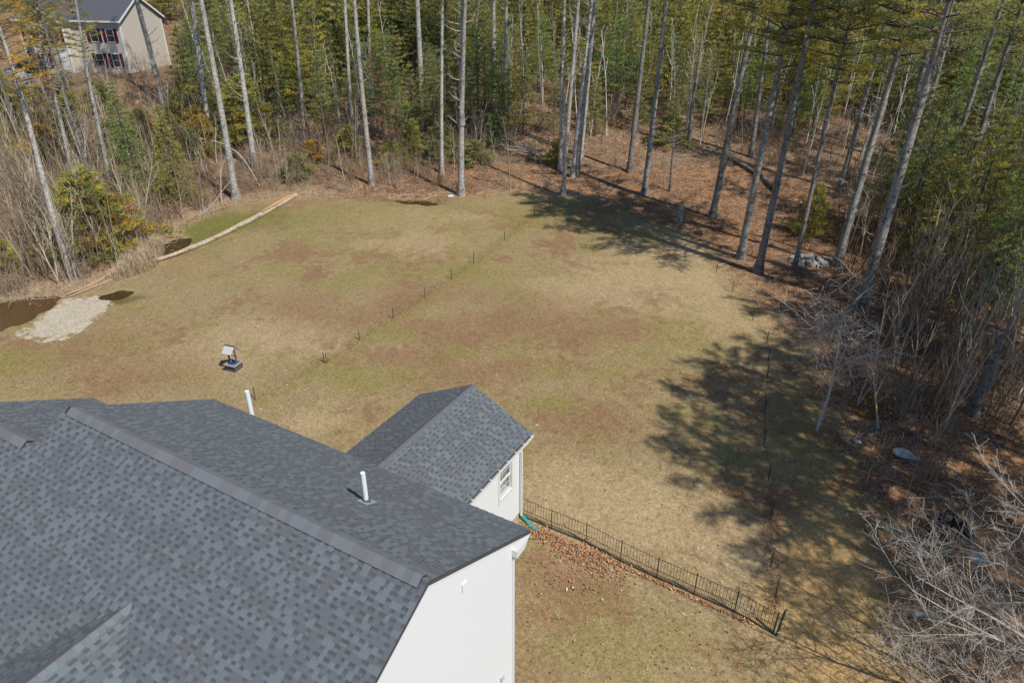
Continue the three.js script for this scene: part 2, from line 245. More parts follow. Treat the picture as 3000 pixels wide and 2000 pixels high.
const roofMaterial = std({ map: granules, vertexColors: true, roughness: 0.95, bumpMap: granules, bumpScale: 0.002 });
const tabMaterials = TONES.map((t) => std({ map: granules, color: rgb(...t), roughness: 0.95, bumpMap: granules, bumpScale: 0.002 }));
const deckMaterial = std({ color: rgb(0.06, 0.06, 0.065) });
const mainRoof = new THREE.Group(); mainRoof.name = 'roof'; house.add(mainRoof);
const wingRoof = new THREE.Group(); wingRoof.name = 'wing_roof'; house.add(wingRoof);
const EXPO = 0.142, rTab = rngOf(5);
const near = [], camLocal = house.worldToLocal ? V(0, 0, 0) : null; house.updateMatrixWorld(true); camLocal.copy(house.worldToLocal(V(0, EYE, 0)));
const unitTab = (() => { const s = new Shape(), c = [1, 1, 1]; const a = V(-0.5, 1, 0), b = V(0.5, 1, 0), d = V(0.5, 0.12, 1), e = V(-0.5, 0.12, 1), a0 = V(-0.5, 0, 0), b0 = V(0.5, 0, 0), d0 = V(0.5, -0.3, 1), e0 = V(-0.5, -0.3, 1); s.quad(b, a, e, d, c, [[0.2, 0], [0, 0], [0, 0.14], [0.2, 0.14]]); s.quad(a, b, b0, a0, c); s.quad(b, d, d0, b0, c); s.quad(e, a, a0, e0, c); return s.geometry(); })();
// one sloping field of laminated shingles: origin at its lower corner, along the eave, up the slope
function shingleField(parent, origin, along, up, length, slope, keep, seed) {
  const r = rngOf(seed), nrm = V(0, 0, 0).crossVectors(along, up).normalize(); if (nrm.y < 0) nrm.negate();
  const at = (u, v, h) => origin.clone().addScaledVector(along, u).addScaledVector(up, v).addScaledVector(nrm, h), base = new Shape(), tabs = [], off = r() * 0.5;
  const courses = Math.ceil(slope / EXPO);
  for (let k = 0; k < courses; k++) {
    const v0 = k * EXPO, v1 = Math.min(slope, v0 + EXPO + 0.02);
    let u = -r() * 0.9;
    while (u < length) {      // the under layer, a shingle about a metre wide
      const u0 = Math.max(0, u), u1 = Math.min(length, u + 0.99); u += 1.0; if (u1 - u0 < 0.02) continue;
      if (keep && !keep(at((u0 + u1) / 2, v0 + EXPO / 2, 0)) && !keep(at(u0, v0, 0)) && !keep(at(u1, v0, 0))) continue;
      const c = DARK[Math.floor(r() * 4)], uv = [[u0, v0], [u1, v0], [u1, v1], [u0, v1]];
      const vm = v0 + EXPO * 0.5, lo = TONES[Math.floor(r() * 6)].map((q) => q * 0.94);   // the upper half of each gap carries the dark granule band
      base.quad(at(u0, v0, 0.014), at(u1, v0, 0.014), at(u1, vm, 0.009), at(u0, vm, 0.009), lo, [[u0, v0], [u1, v0], [u1, vm], [u0, vm]]); base.quad(at(u0, vm, 0.009), at(u1, vm, 0.009), at(u1, v1, 0.004), at(u0, v1, 0.004), c, [[u0, vm], [u1, vm], [u1, v1], [u0, v1]]); base.quad(at(u0, v0, -0.004), at(u1, v0, -0.004), at(u1, v0, 0.014), at(u0, v0, 0.014), c, uv);
    }
    u = -r() * 0.4;
    while (u < length) {
      const w = 0.1 + r() * r() * 0.24, g = 0.085 + r() * 0.1, u0 = Math.max(0, u), u1 = Math.min(length, u + w); u += w + g; if (u1 - u0 < 0.05) continue;
      const mid = at((u0 + u1) / 2, v0 + EXPO / 2, 0.01); if (keep && !keep(mid)) continue;
      const band = noise(k * 0.45 + seed, u * 0.3) * 1.1 + r() * 0.4, tone = TONES[clamp(Math.floor(band * 3.9), 0, 5)], len = Math.min(EXPO + 0.012, slope - v0);
      tabs.push({ u0, u1, v0, len, tone, at, along, up, nrm, parent, mid, d: mid.distanceTo(camLocal) });
    }
  }
  part('underlayment', base, roofMaterial, parent).userData.kind = 'stuff';
  return tabs;
}
const U = V(1, 0, 0), upBack = V(0, PITCH, -1).normalize(), upFront = V(0, PITCH, 1).normalize(), slopeLen = HALF * SL;
// front cross gable and lower left section meet the front slope
const DU = 5.93, DW = -5.79 * K, DY = RIDGE + (DW + HALF) * PITCH;
const inDormer = (q) => Math.abs(q.x - DU) < (DW - q.z) - 0.0;
const LW = -4.47 * K, LY = RIDGE + (LW + HALF) * PITCH, LEFT = 15.85, LE = -1.5 * K, LEY = LY - (LE - LW) * PITCH;
const allTabs = [
  ...shingleField(mainRoof, V(0, EAVE, 0), U, upBack, LEN, slopeLen, null, 11),
  ...shingleField(mainRoof, V(0, FEAVE, FRONT), U, upFront, LEN, (-HALF - FRONT) * SL, (q) => !inDormer(q), 12),
  ...shingleField(mainRoof, V(LEN, LEY, LE), U, upBack, LEFT - LEN, (LE - LW) * SL, null, 13),
  ...shingleField(mainRoof, V(LEN, FEAVE, FRONT), U, upFront, LEFT - LEN, (LW - FRONT) * SL, (q) => !inDormer(q), 14),
];
// cross gable slopes: its ridge runs forward from the front slope
const DEND = -12.4, DH = 4.2;
{
  const upR = V(1, PITCH, 0).normalize(), upL = V(-1, PITCH, 0).normalize(), Zf = V(0, 0, -1);
  const onFront = (q) => Math.abs(q.x - DU) <= (DW - q.z) + 0.04;
  allTabs.push(...shingleField(mainRoof, V(DU - DH, DY - DH * PITCH, DW), Zf, upR, DW - DEND, DH * SL, onFront, 15));
  allTabs.push(...shingleField(mainRoof, V(DU + DH, DY - DH * PITCH, DW), Zf, upL, DW - DEND, DH * SL, onFront, 16));
}
// rear wing
const WR = 3.45, WL = 8.5, WX = (WR + WL) / 2, WE = 3.82, WP = 0.5, WRI = WE + (WX - WR) * WP, WEND = 6.47, WSL = Math.hypot(1, WP);
{
  const upR = V(1, WP, 0).normalize(), upL = V(-1, WP, 0).normalize(), Z = V(0, 0, 1);
  allTabs.push(...shingleField(wingRoof, V(WR, WE, -0.5), Z, upR, WEND + 0.5, (WX - WR) * WSL, null, 17), ...shingleField(wingRoof, V(WL, WE, -0.5), Z, upL, WEND + 0.5, (WX - WR) * WSL, null, 18));
}
{
  const sorted = allTabs.filter((t) => { const p = house.localToWorld(t.mid.clone()); const x = p.x / depthOf(p), y = ((EYE - p.y) * CT + p.z * ST) / depthOf(p); return Math.abs(x) < 0.72 && Math.abs(y) < 0.49; }).sort((a, b) => a.d - b.d), own = new Set(sorted.slice(0, 300)), rest = new Map();
  for (const t of allTabs) {
    if (own.has(t)) {
      const m = part('shingle', unitTab, tabMaterials[TONES.indexOf(t.tone)], t.parent), h = 0.0085;
      m.position.copy(t.at((t.u0 + t.u1) / 2, t.v0 - 0.003, 0.0125)); const B = new THREE.Matrix4().makeBasis(t.along.clone(), t.nrm.clone(), t.up.clone()); if (B.determinant() < 0) B.makeBasis(t.along.clone().negate(), t.nrm.clone(), t.up.clone());
      m.quaternion.setFromRotationMatrix(B); m.scale.set(t.u1 - t.u0, h, t.len);
    } else {
      if (!rest.has(t.parent)) rest.set(t.parent, new Shape()); const s = rest.get(t.parent), { u0, u1, v0, len, tone, at } = t, uv = [[u0, v0], [u1, v0], [u1, v0 + len], [u0, v0 + len]];
      s.quad(at(u0, v0 - 0.003, 0.021), at(u1, v0 - 0.003, 0.021), at(u1, v0 + len, 0.0135), at(u0, v0 + len, 0.0135), tone, uv); s.quad(at(u0, v0 - 0.003, 0.008), at(u1, v0 - 0.003, 0.008), at(u1, v0 - 0.003, 0.021), at(u0, v0 - 0.003, 0.021), tone, uv);
      s.quad(at(u0, v0 - 0.003, 0.008), at(u0, v0 - 0.003, 0.021), at(u0, v0 + len, 0.0135), at(u0, v0 + len, 0.006), tone); s.quad(at(u1, v0 + len, 0.006), at(u1, v0 + len, 0.0135), at(u1, v0 - 0.003, 0.021), at(u1, v0 - 0.003, 0.008), tone);
    }
  }
  for (const [parent, s] of rest) part('shingles', s, roofMaterial, parent).userData.kind = 'stuff';
}
// roof decks under the shingles (solid, so that nothing shows through)
const slab = (A, B, t, name, parent, mat = deckMaterial) => part(name, new Shape().loft(A, B.length ? B : A.map((q) => q.clone().add(V(0, -t, 0)))), mat, parent);
const deck = (a, b, c, d, name, parent) => slab([a, b, c, d].map((q) => q.clone().add(V(0, -0.012, 0))), [], 0.11, name, parent);
deck(V(0.01, EAVE, -0.01), V(LEN - 0.01, EAVE, -0.01), V(LEN - 0.01, RIDGE, -HALF), V(0.01, RIDGE, -HALF), 'roof_deck', mainRoof);
deck(V(0.01, RIDGE, -HALF), V(LEN - 0.01, RIDGE, -HALF), V(LEN - 0.01, FEAVE, FRONT), V(0.01, FEAVE, FRONT), 'roof_deck', mainRoof);
deck(V(LEN, LEY, LE), V(LEFT, LEY, LE), V(LEFT, LY, LW), V(LEN, LY, LW), 'roof_deck', mainRoof);
deck(V(LEN, LY, LW), V(LEFT, LY, LW), V(LEFT, FEAVE, FRONT), V(LEN, FEAVE, FRONT), 'roof_deck', mainRoof);
for (const s of [-1, 1]) slab([V(DU, DY - 0.012, DW), V(DU, DY - 0.012, DEND), V(DU + s * DH, DY - DH * PITCH - 0.012, DEND), V(DU + s * DH, DY - DH * PITCH - 0.012, DW - DH)], [], 0.1, 'roof_deck', mainRoof);
for (const [xe] of [[WR], [WL]]) deck(V(xe, WE, -0.5), V(xe, WE, WEND - 0.01), V(WX, WRI, WEND - 0.01), V(WX, WRI, -0.5), 'roof_deck', wingRoof);
// ridge caps, one by one over a ridge vent
function ridge(parent, a, b, pitch, width, expo, lift, tones, seed) {
  const r = rngOf(seed), dir = b.clone().sub(a), L = dir.length(); dir.normalize(); const side = V(0, 1, 0).cross(dir).normalize(), n = Math.floor(L / expo);
  const geo = (() => {
    const s = new Shape(), pts = []; for (let k = -4; k <= 4; k++) { const x = k / 4 * width, y = -Math.abs(x) * (pitch + 0.2) - (Math.abs(k) < 1 ? 0.008 : 0); pts.push([x, y]); }
    const l = expo + 0.03; for (let k = 0; k < 8; k++) { const [x0, y0] = pts[k], [x1, y1] = pts[k + 1], P = (x, y, z) => V(x, y, z); s.quad(P(x0, y0 + 0.013, 0), P(x1, y1 + 0.013, 0), P(x1, y1 + 0.003, l), P(x0, y0 + 0.003, l), [1, 1, 1], [[x0, 0], [x1, 0], [x1, l], [x0, l]].map(([p, q]) => [p, q])); s.quad(P(x0, y0, 0), P(x1, y1, 0), P(x1, y1 + 0.013, 0), P(x0, y0 + 0.013, 0), [1, 1, 1]); }
    for (const k of [0, 8]) { const [x, y] = pts[k]; s.quad(V(x, y + 0.004, 0), V(x, y + 0.013, 0), V(x, y + 0.003, l), V(x, y - 0.006, l), [1, 1, 1]); }
    return s.geometry();
  })();
  const vent = new Shape(); for (const s of [-1, 1]) { const w = width - 0.03, q = (x, y, z) => a.clone().addScaledVector(side, x * s).addScaledVector(dir, z).add(V(0, y, 0)); const e = lift - 0.03 - w * (pitch + 0.2); vent.loft([q(0, lift - 0.02, 0), q(w, e, 0), q(w, e - 0.04, 0), q(0, lift - 0.06, 0)], [q(0, lift - 0.02, L), q(w, e, L), q(w, e - 0.04, L), q(0, lift - 0.06, L)]); }
  part('ridge_vent', vent, std({ color: rgb(0.03, 0.03, 0.034) }), parent);
  const mats = tones.map((t) => std({ map: granules, color: rgb(...t), roughness: 0.95 }));
  const B = new THREE.Matrix4().makeBasis(side, V(0, 1, 0), dir), q = new THREE.Quaternion().setFromRotationMatrix(B);
  for (let k = 0; k < n; k++) { const m = part('ridge_cap', geo, mats[Math.floor(r() * mats.length)], parent); m.position.copy(a).addScaledVector(dir, k * expo).add(V(0, lift, 0)); m.quaternion.copy(q); }
}
const CAPS = [[0.185, 0.187, 0.197], [0.2, 0.203, 0.211], [0.172, 0.175, 0.185], [0.19, 0.212, 0.22], [0.18, 0.177, 0.185]];
ridge(mainRoof, V(0.14, RIDGE, -HALF), V(LEN - 0.1, RIDGE, -HALF), PITCH, 0.2, 0.19, 0.085, CAPS, 31);
ridge(mainRoof, V(LEN + 0.25, LY, LW), V(LEFT, LY, LW), PITCH, 0.2, 0.19, 0.08, CAPS, 32);
ridge(mainRoof, V(DU, DY, DEND), V(DU, DY, DW + 0.15), PITCH, 0.15, 0.17, 0.03, CAPS, 33);
ridge(wingRoof, V(WX, WRI, WEND), V(WX, WRI, 0.2), WP, 0.17, 0.2, 0.03, [[0.135, 0.138, 0.152], [0.13, 0.132, 0.146]], 34);
// body of the house and clapboards
const GU = 0.19, BW = -0.55, FW = FRONT + 0.5, GRADE = 0;
part('wall_core', (() => { const s = new Shape(), low = 0.14, prof = (x) => [V(x, GRADE, BW - 0.02), V(x, EAVE - 0.2, BW - 0.02), V(x, RIDGE - 0.3, -HALF), V(x, FEAVE - 0.05, FW + 0.02), V(x, GRADE, FW + 0.02)]; s.loft(prof(GU + 0.03), prof(LEN - 0.25)); const p2 = (x) => [V(x, 0, LE - 0.45), V(x, LEY - 0.2, LE - 0.45), V(x, LY - 0.3, LW), V(x, FEAVE - 0.05, FW + 0.04), V(x, 0, FW + 0.04)]; s.loft(p2(LEN - 0.25), p2(LEFT - 0.25)); return s; })(), white, house);
part('dormer_wall', new Shape().loft([V(DU - DH + 0.25, 3, DEND + 0.3), V(DU + DH - 0.25, 3, DEND + 0.3), V(DU + DH - 0.25, DY - DH * PITCH - 0.1, DEND + 0.3), V(DU, DY - 0.2, DEND + 0.3), V(DU - DH + 0.25, DY - DH * PITCH - 0.1, DEND + 0.3)], [V(DU - DH + 0.25, 3, FW), V(DU + DH - 0.25, 3, FW), V(DU + DH - 0.25, DY - DH * PITCH - 0.1, FW), V(DU, DY - 0.2, FW), V(DU - DH + 0.25, DY - DH * PITCH - 0.1, FW)]), white, house);
const gableWall = new THREE.Group(); gableWall.name = 'gable_wall'; house.add(gableWall);
const BOARD = 0.108;
for (let y = 0.35; y < RIDGE - 0.35; y += BOARD) {
  const lim = (yy) => [-HALF - (RIDGE - 0.14 - yy) / PITCH, -HALF + (RIDGE - 0.14 - yy) / PITCH], clip = ([a, b]) => [Math.max(FW + 0.06, a), Math.min(BW - 0.06, b)];
  const [a0, b0] = clip(lim(y)), [a1, b1] = clip(lim(y + BOARD)); if (b0 - a0 < 0.1) break;
  const s = new Shape(); s.loft([V(GU + 0.02, y - 0.012, a0), V(GU - 0.014, y - 0.012, a0), V(GU + 0.002, y + BOARD, a1), V(GU + 0.02, y + BOARD, a1)], [V(GU + 0.02, y - 0.012, b0), V(GU - 0.014, y - 0.012, b0), V(GU + 0.002, y + BOARD, b1), V(GU + 0.02, y + BOARD, b1)]);
  part('clapboard', s, white, gableWall);
}
const B = (...a) => new Shape().box(...a);
part('corner_board', B(GU - 0.024, GU + 0.06, 0.25, EAVE - 0.18, BW - 0.1, BW + 0.02), trim, house);
part('corner_board', B(GU - 0.024, GU + 0.06, 0.25, EAVE - 0.18, FW - 0.02, FW + 0.1), trim, house);
part('foundation', new Shape().box(GU + 0.005, LEN - 0.3, -0.1, 0.34, FW, BW), std({ color: rgb(0.42, 0.36, 0.28) }), house);
for (const s of [1, -1]) {      // rake boards along the gable, eave fascia and boxed return
  const ze = s > 0 ? 0 : FRONT, EAVE_ = s > 0 ? EAVE : FEAVE, at = (z, y, x) => V(x, y, z), low = 0.15;
  part('rake_board', new Shape().loft([at(-HALF, RIDGE - 0.03, 0.015), at(ze, EAVE_ - 0.03, 0.015), at(ze, EAVE_ - 0.03 - low, 0.015), at(-HALF, RIDGE - 0.03 - low, 0.015)], [at(-HALF, RIDGE - 0.03, 0.05), at(ze, EAVE_ - 0.03, 0.05), at(ze, EAVE_ - 0.03 - low, 0.05), at(-HALF, RIDGE - 0.03 - low, 0.05)]), trim, house);
  part('rake_soffit', new Shape().loft([at(-HALF, RIDGE - 0.17, 0.05), at(ze, EAVE_ - 0.17, 0.05), at(ze, EAVE_ - 0.19, 0.05), at(-HALF, RIDGE - 0.19, 0.05)], [at(-HALF, RIDGE - 0.17, GU), at(ze, EAVE_ - 0.17, GU), at(ze, EAVE_ - 0.19, GU), at(-HALF, RIDGE - 0.19, GU)]), trim, house);
}
part('eave_fascia', B(0.05, LEN, EAVE - 0.2, EAVE - 0.035, -0.03, -0.005), trim, house);
part('eave_soffit', B(0.052, LEN, EAVE - 0.215, EAVE - 0.2, BW, -0.03), trim, house);
part('eave_return', (() => { const s = new Shape(); s.loft([V(0.02, EAVE - 0.19, -0.008), V(0.02, EAVE - 0.42, -0.28), V(0.02, EAVE - 0.42, BW - 0.12), V(0.02, EAVE - 0.19, BW - 0.12)], [V(0.34, EAVE - 0.19, -0.008), V(0.34, EAVE - 0.42, -0.28), V(0.34, EAVE - 0.42, BW - 0.12), V(0.34, EAVE - 0.19, BW - 0.12)]); return s; })(), trim, house);
part('gable_vent', (() => { const s = new Shape(); s.box(GU - 0.05, GU + 0.01, 5.62 * K, 5.8 * K, -2.43 * K, -2.27 * K); return s; })(), std({ color: rgb(0.72, 0.73, 0.75) }), house);
part('wall_fixture', B(GU - 0.06, GU, 1.55, 1.75, BW - 0.75, BW - 0.6), std({ color: rgb(0.5, 0.5, 0.5) }), house);
{ const hood = new THREE.Group(); hood.name = 'door_hood'; house.add(hood); const y = 3.95; part('hood_roof', new Shape().loft([V(0.5, y + 0.26, BW), V(2.1, y + 0.26, BW), V(2.1, y, BW + 0.62), V(0.5, y, BW + 0.62)], [V(0.5, y + 0.2, BW), V(2.1, y + 0.2, BW), V(2.1, y - 0.05, BW + 0.62), V(0.5, y - 0.05, BW + 0.62)]), tabMaterials[2], hood); part('hood_frame', new Shape().loft([V(0.53, y + 0.19, BW), V(2.07, y + 0.19, BW), V(2.07, y - 0.06, BW + 0.6), V(0.53, y - 0.06, BW + 0.6)], [V(0.53, y - 0.14, BW), V(2.07, y - 0.14, BW), V(2.07, y - 0.16, BW + 0.6), V(0.53, y - 0.16, BW + 0.6)]), trim, hood); }
// wing walls
const WU = 3.11 * K, WFAR = 5.18 * K;
const wingWall = new THREE.Group(); wingWall.name = 'wing_wall'; house.add(wingWall);
const WIN = { z0: 4.56, z1: 5.36, y0: 1.98, y1: 3.3 }, CAS = 0.13;
part('wing_core', new Shape().loft([V(WU + 0.03, 0, WFAR - 0.03), V(WL - 0.25, 0, WFAR - 0.03), V(WL - 0.25, WE - 0.1, WFAR - 0.03), V(WX, WRI - 0.2, WFAR - 0.03), V(WU + 0.03, WE - 0.1, WFAR - 0.03)], [V(WU + 0.03, 0, WIN.z1), V(WL - 0.25, 0, WIN.z1), V(WL - 0.25, WE - 0.1, WIN.z1), V(WX, WRI - 0.2, WIN.z1), V(WU + 0.03, WE - 0.1, WIN.z1)]), white, house);
part('wing_core', new Shape().loft([V(WU + 0.03, 0, WIN.z0), V(WL - 0.25, 0, WIN.z0), V(WL - 0.25, WE - 0.1, WIN.z0), V(WX, WRI - 0.2, WIN.z0), V(WU + 0.03, WE - 0.1, WIN.z0)], [V(WU + 0.03, 0, BW), V(WL - 0.25, 0, BW), V(WL - 0.25, WE - 0.1, BW), V(WX, WRI - 0.2, BW), V(WU + 0.03, WE - 0.1, BW)]), white, house);
part('wing_core', B(WU + 0.03, WL - 0.25, 0, WIN.y0, WIN.z0, WIN.z1), white, house); part('room_wall', B(WU + 3.2, WL - 0.25, WIN.y0, WE, WIN.z0, WIN.z1), std({ color: rgb(0.55, 0.53, 0.48) }), house); part('wing_core', B(WU + 0.03, WL - 0.25, WIN.y1, WE, WIN.z0, WIN.z1), white, house);
for (let y = 0.3; y < WE - 0.1; y += BOARD) {
  const y1 = Math.min(y + BOARD, WE - 0.05), spans = y1 > WIN.y0 - CAS && y < WIN.y1 + CAS ? [[BW, WIN.z0 - CAS], [WIN.z1 + CAS, WFAR - 0.07]] : [[BW, WFAR - 0.07]];
  for (const [a, b] of spans) part('clapboard', new Shape().loft([V(WU + 0.028, y - 0.012, a), V(WU - 0.014, y - 0.012, a), V(WU + 0.002, y1, a), V(WU + 0.028, y1, a)], [V(WU + 0.028, y - 0.012, b), V(WU - 0.014, y - 0.012, b), V(WU + 0.002, y1, b), V(WU + 0.028, y1, b)]), white, wingWall);
}
part('wing_corner_board', B(WU - 0.024, WU + 0.07, 0.22, WE - 0.1, WFAR - 0.08, WFAR + 0.01), trim, house);
part('wing_foundation', B(WU + 0.012, WL - 0.26, -0.1, 0.29, BW, WFAR - 0.012), std({ color: rgb(0.45, 0.38, 0.29) }), house);
{ // double-hung window with a grille of muntins
  const w = new THREE.Group(); w.name = 'window'; house.add(w); const { z0, z1, y0, y1 } = WIN, ym = (y0 + y1) / 2;
  const fr = new Shape(); fr.box(WU - 0.035, WU + 0.05, y0 - CAS, y1 + CAS, z0 - CAS, z0); fr.box(WU - 0.035, WU + 0.05, y0 - CAS, y1 + CAS, z1, z1 + CAS); fr.box(WU - 0.034, WU + 0.049, y1, y1 + CAS - 0.001, z0, z1); fr.box(WU - 0.05, WU + 0.049, y0 - CAS, y0, z0 - 0.001, z1 + 0.001); part('frame', fr, trim, w);
  part('meeting_rail', B(WU + 0.02, WU + 0.07, ym - 0.03, ym + 0.03, z0, z1), trim, w);
  const glass = new THREE.MeshPhysicalMaterial({ color: rgb(0.9, 0.95, 0.94), transmission: 1, roughness: 0.03, thickness: 0, ior: 1.5 });
  for (const [a, b, off] of [[y0, ym, 0.06], [ym, y1, 0.045]]) {
    part('sash', (() => { const s = new Shape(), t = 0.035; s.box(WU + off - 0.02, WU + off + 0.02, a, b, z0, z0 + t); s.box(WU + off - 0.02, WU + off + 0.02, a, b, z1 - t, z1); s.box(WU + off - 0.019, WU + off + 0.019, a, a + t + 0.01, z0 + t, z1 - t); s.box(WU + off - 0.019, WU + off + 0.019, b - t, b, z0 + t, z1 - t); return s; })(), trim, w);
    for (let i = 0; i < 3; i++) for (let j = 0; j < 2; j++) part('pane', B(WU + off, WU + off + 0.004, lerp(a, b, j / 2) + 0.008, lerp(a, b, (j + 1) / 2) - 0.008, lerp(z0, z1, i / 3) + 0.008, lerp(z0, z1, (i + 1) / 3) - 0.008), glass, w);
    const mu = std({ color: rgb(0.62, 0.64, 0.63) }); for (let i = 1; i < 3; i++) part('muntin', B(WU + off - 0.004, WU + off + 0.008, a, b, lerp(z0, z1, i / 3) - 0.008, lerp(z0, z1, i / 3) + 0.008), mu, w); part('muntin', B(WU + off - 0.005, WU + off + 0.009, (a + b) / 2 - 0.008, (a + b) / 2 + 0.008, z0, z1), mu, w);
  }
}
{ // open gutter with straps, along the wing's eave, and its downspout
  const g = new THREE.Group(); g.name = 'gutter'; house.add(g); const x1 = WR + 0.05, x0 = WR - 0.09, y = WE - 0.045, z0 = BW + 0.3, z1 = WEND - 0.02, t = 0.012;
  const s = new Shape(); s.box(x0, x0 + t, y - 0.1, y, z0, z1); s.box(x1 - t, x1, y - 0.1, y + 0.02, z0, z1); s.box(x0 + t, x1 - t, y - 0.1, y - 0.1 + t, z0, z1); s.box(x0 + t, x1 - t, y - 0.09, y, z1 - t, z1); part('trough', s, trim, g);
  part('debris', new Shape().box(x0 + t + 0.002, x1 - t - 0.002, y - 0.088, y - 0.05, z0, z1 - 0.4), std({ color: rgb(0.30, 0.24, 0.19) }), g);
  for (let z = z1 - 0.12; z > z0; z -= 0.56) part('strap', B(x0, x1, y - 0.006, y + 0.012, z - 0.025, z + 0.025), trim, g);
  const d = new THREE.Group(); d.name = 'downspout'; house.add(d); const dz = WFAR - 0.16;
  const pipe = (pts, r = 0.045) => { const q = new Shape(); q.tube(pts, pts.map(() => r), 8, [1, 1, 1], 1, true); return q; };
  part('elbow', pipe([V((x0 + x1) / 2, y - 0.09, dz + 0.2), V((x0 + x1) / 2 + 0.02, y - 0.22, dz + 0.15), V(WU - 0.07, y - 0.42, dz + 0.02), V(WU - 0.07, y - 0.6, dz)]), trim, d); part('pipe', B(WU - 0.12, WU - 0.028, 0.25, y - 0.55, dz - 0.04, dz + 0.04), trim, d); part('shoe', pipe([V(WU - 0.075, 0.3, dz), V(WU - 0.09, 0.16, dz), V(WU - 0.2, 0.1, dz)], 0.05), trim, d);
}
{ // plastic vent pipes
  const pvc = std({ color: rgb(0.82, 0.82, 0.80), roughness: 0.4 });
  const stack = (x, z, y0, y1, r) => { const g = new THREE.Group(); g.name = 'vent_pipe'; g.position.set(x, y0, z); house.add(g); const q = new Shape(); const h = y1 - y0; q.tube([V(0, 0, 0), V(0, h - 0.006, 0), V(0, h, 0)], [r, r, r * 0.93], 16, [1, 1, 1], 1, true); part('pipe', q, std({ color: rgb(0.82, 0.82, 0.80), roughness: 0.4, vertexColors: true }), g); return g; };
  const z1 = -1.89 * K, x1 = 2.83 * K, y1 = EAVE - z1 * PITCH, a = stack(x1, z1, y1 - 0.05, y1 + 0.92, 0.062); part('boot', (() => { const q = new Shape(); q.tube([V(0, 0.02, 0), V(0, 0.1, 0), V(0, 0.17, 0)], [0.13, 0.1, 0.07], 16, [0.12, 0.13, 0.14]); return q; })(), std({ vertexColors: true, roughness: 0.6 }), a);
  part('flashing', new Shape().loft([V(-0.17, 0.03 + 0.17 * PITCH, -0.17), V(0.17, 0.03 + 0.17 * PITCH, -0.17), V(0.17, 0.03 - 0.2 * PITCH, 0.2), V(-0.17, 0.03 - 0.2 * PITCH, 0.2)].map((v) => v.add(V(0, 0.055, 0))), [V(-0.17, 0.02 + 0.17 * PITCH, -0.17), V(0.17, 0.02 + 0.17 * PITCH, -0.17), V(0.17, 0.02 - 0.2 * PITCH, 0.2), V(-0.17, 0.02 - 0.2 * PITCH, 0.2)].map((v) => v.add(V(0, 0.055, 0)))), std({ color: rgb(0.3, 0.32, 0.34) }), a);
  const w = house.worldToLocal(flat(727, 1212, EAVE + 0.05)); stack(w.x, w.z + 0.12, 1.2, EAVE + 0.85, 0.075);
}
// teal drain hose at the foot of the downspout
{
  const p = (x, y, h) => flat(x, y, h), c = new THREE.CatmullRomCurve3([p(1529, 1511, 0.17), p(1540, 1522, 0.13), p(1552, 1536, 0.1), p(1572, 1551, 0.08), p(1578, 1553, 0.08)]), pts = c.getPoints(60), s = new Shape();
  s.tube(pts, pts.map((_, k) => 0.062 + (k % 2) * 0.006), 12, [1, 1, 1], 1, true); solo('drain_hose', s, std({ color: rgb(0.03, 0.36, 0.33), roughness: 0.5 }), 'teal corrugated drain hose at the foot of the white downspout', 'hose');
}
// ---------------------------------------------------------------- trees
const barkTexture = texture(256, 1024, (x, y, o) => {   // plates and furrows of grey pine bark, lichen blotches
  const u = x / 256, v = y / 1024, W = (s, t, k) => { const px = u * s, py = v * t; const xi = Math.floor(px), yi = Math.floor(py), fx = px - xi, fy = py - yi, L = (a, b) => lattice[(((b % t) + k) & 255) * NZ + (((a % s) + k * 3) & 255)], m = (q) => q * q * (3 - 2 * q); return lerp(lerp(L(xi, yi), L(xi + 1, yi), m(fx)), lerp(L(xi, yi + 1), L(xi + 1, yi + 1), m(fx)), m(fy)); };
  const furrow = W(14, 20, 3) * 0.55 + W(34, 60, 9) * 0.45, big = W(4, 8, 21), lich = W(6, 16, 40) * 0.6 + W(20, 60, 50) * 0.4, sp = W(120, 250, 2);
  let g = 0.20 + 0.30 * furrow + 0.10 * (big - 0.5) + 0.14 * (sp - 0.5); o[0] = g * 1.08; o[1] = g; o[2] = g * 0.88;
  const k = smooth(0.58, 0.72, lich); o[0] = lerp(o[0], 0.52, k * 0.75); o[1] = lerp(o[1], 0.54, k * 0.75); o[2] = lerp(o[2], 0.46, k * 0.75);
  const dk = smooth(0.32, 0.18, furrow); o[0] *= 1 - 0.6 * dk; o[1] *= 1 - 0.6 * dk; o[2] *= 1 - 0.55 * dk;
  o[0] = enc(o[0]); o[1] = enc(o[1]); o[2] = enc(o[2]);
}, true);
const bark = matte({ map: barkTexture, bumpMap: barkTexture, bumpScale: 0.025, vertexColors: true });
const limbMaterial = matte({ vertexColors: true });
const needleMaterials = [[1, 1, 1], [1.2, 1.08, 0.66], [1.5, 1.02, 0.5], [0.78, 0.88, 0.95], [0.88, 1.08, 0.85]].map((c) => matte({ color: rgb(...c), vertexColors: true, roughness: 0.9, specularIntensity: 0.3, transmission: 0.45, thickness: 0 }));
const NEEDLE = [[0.40, 0.41, 0.155], [0.47, 0.455, 0.16], [0.33, 0.36, 0.15], [0.52, 0.47, 0.16], [0.28, 0.32, 0.145]];
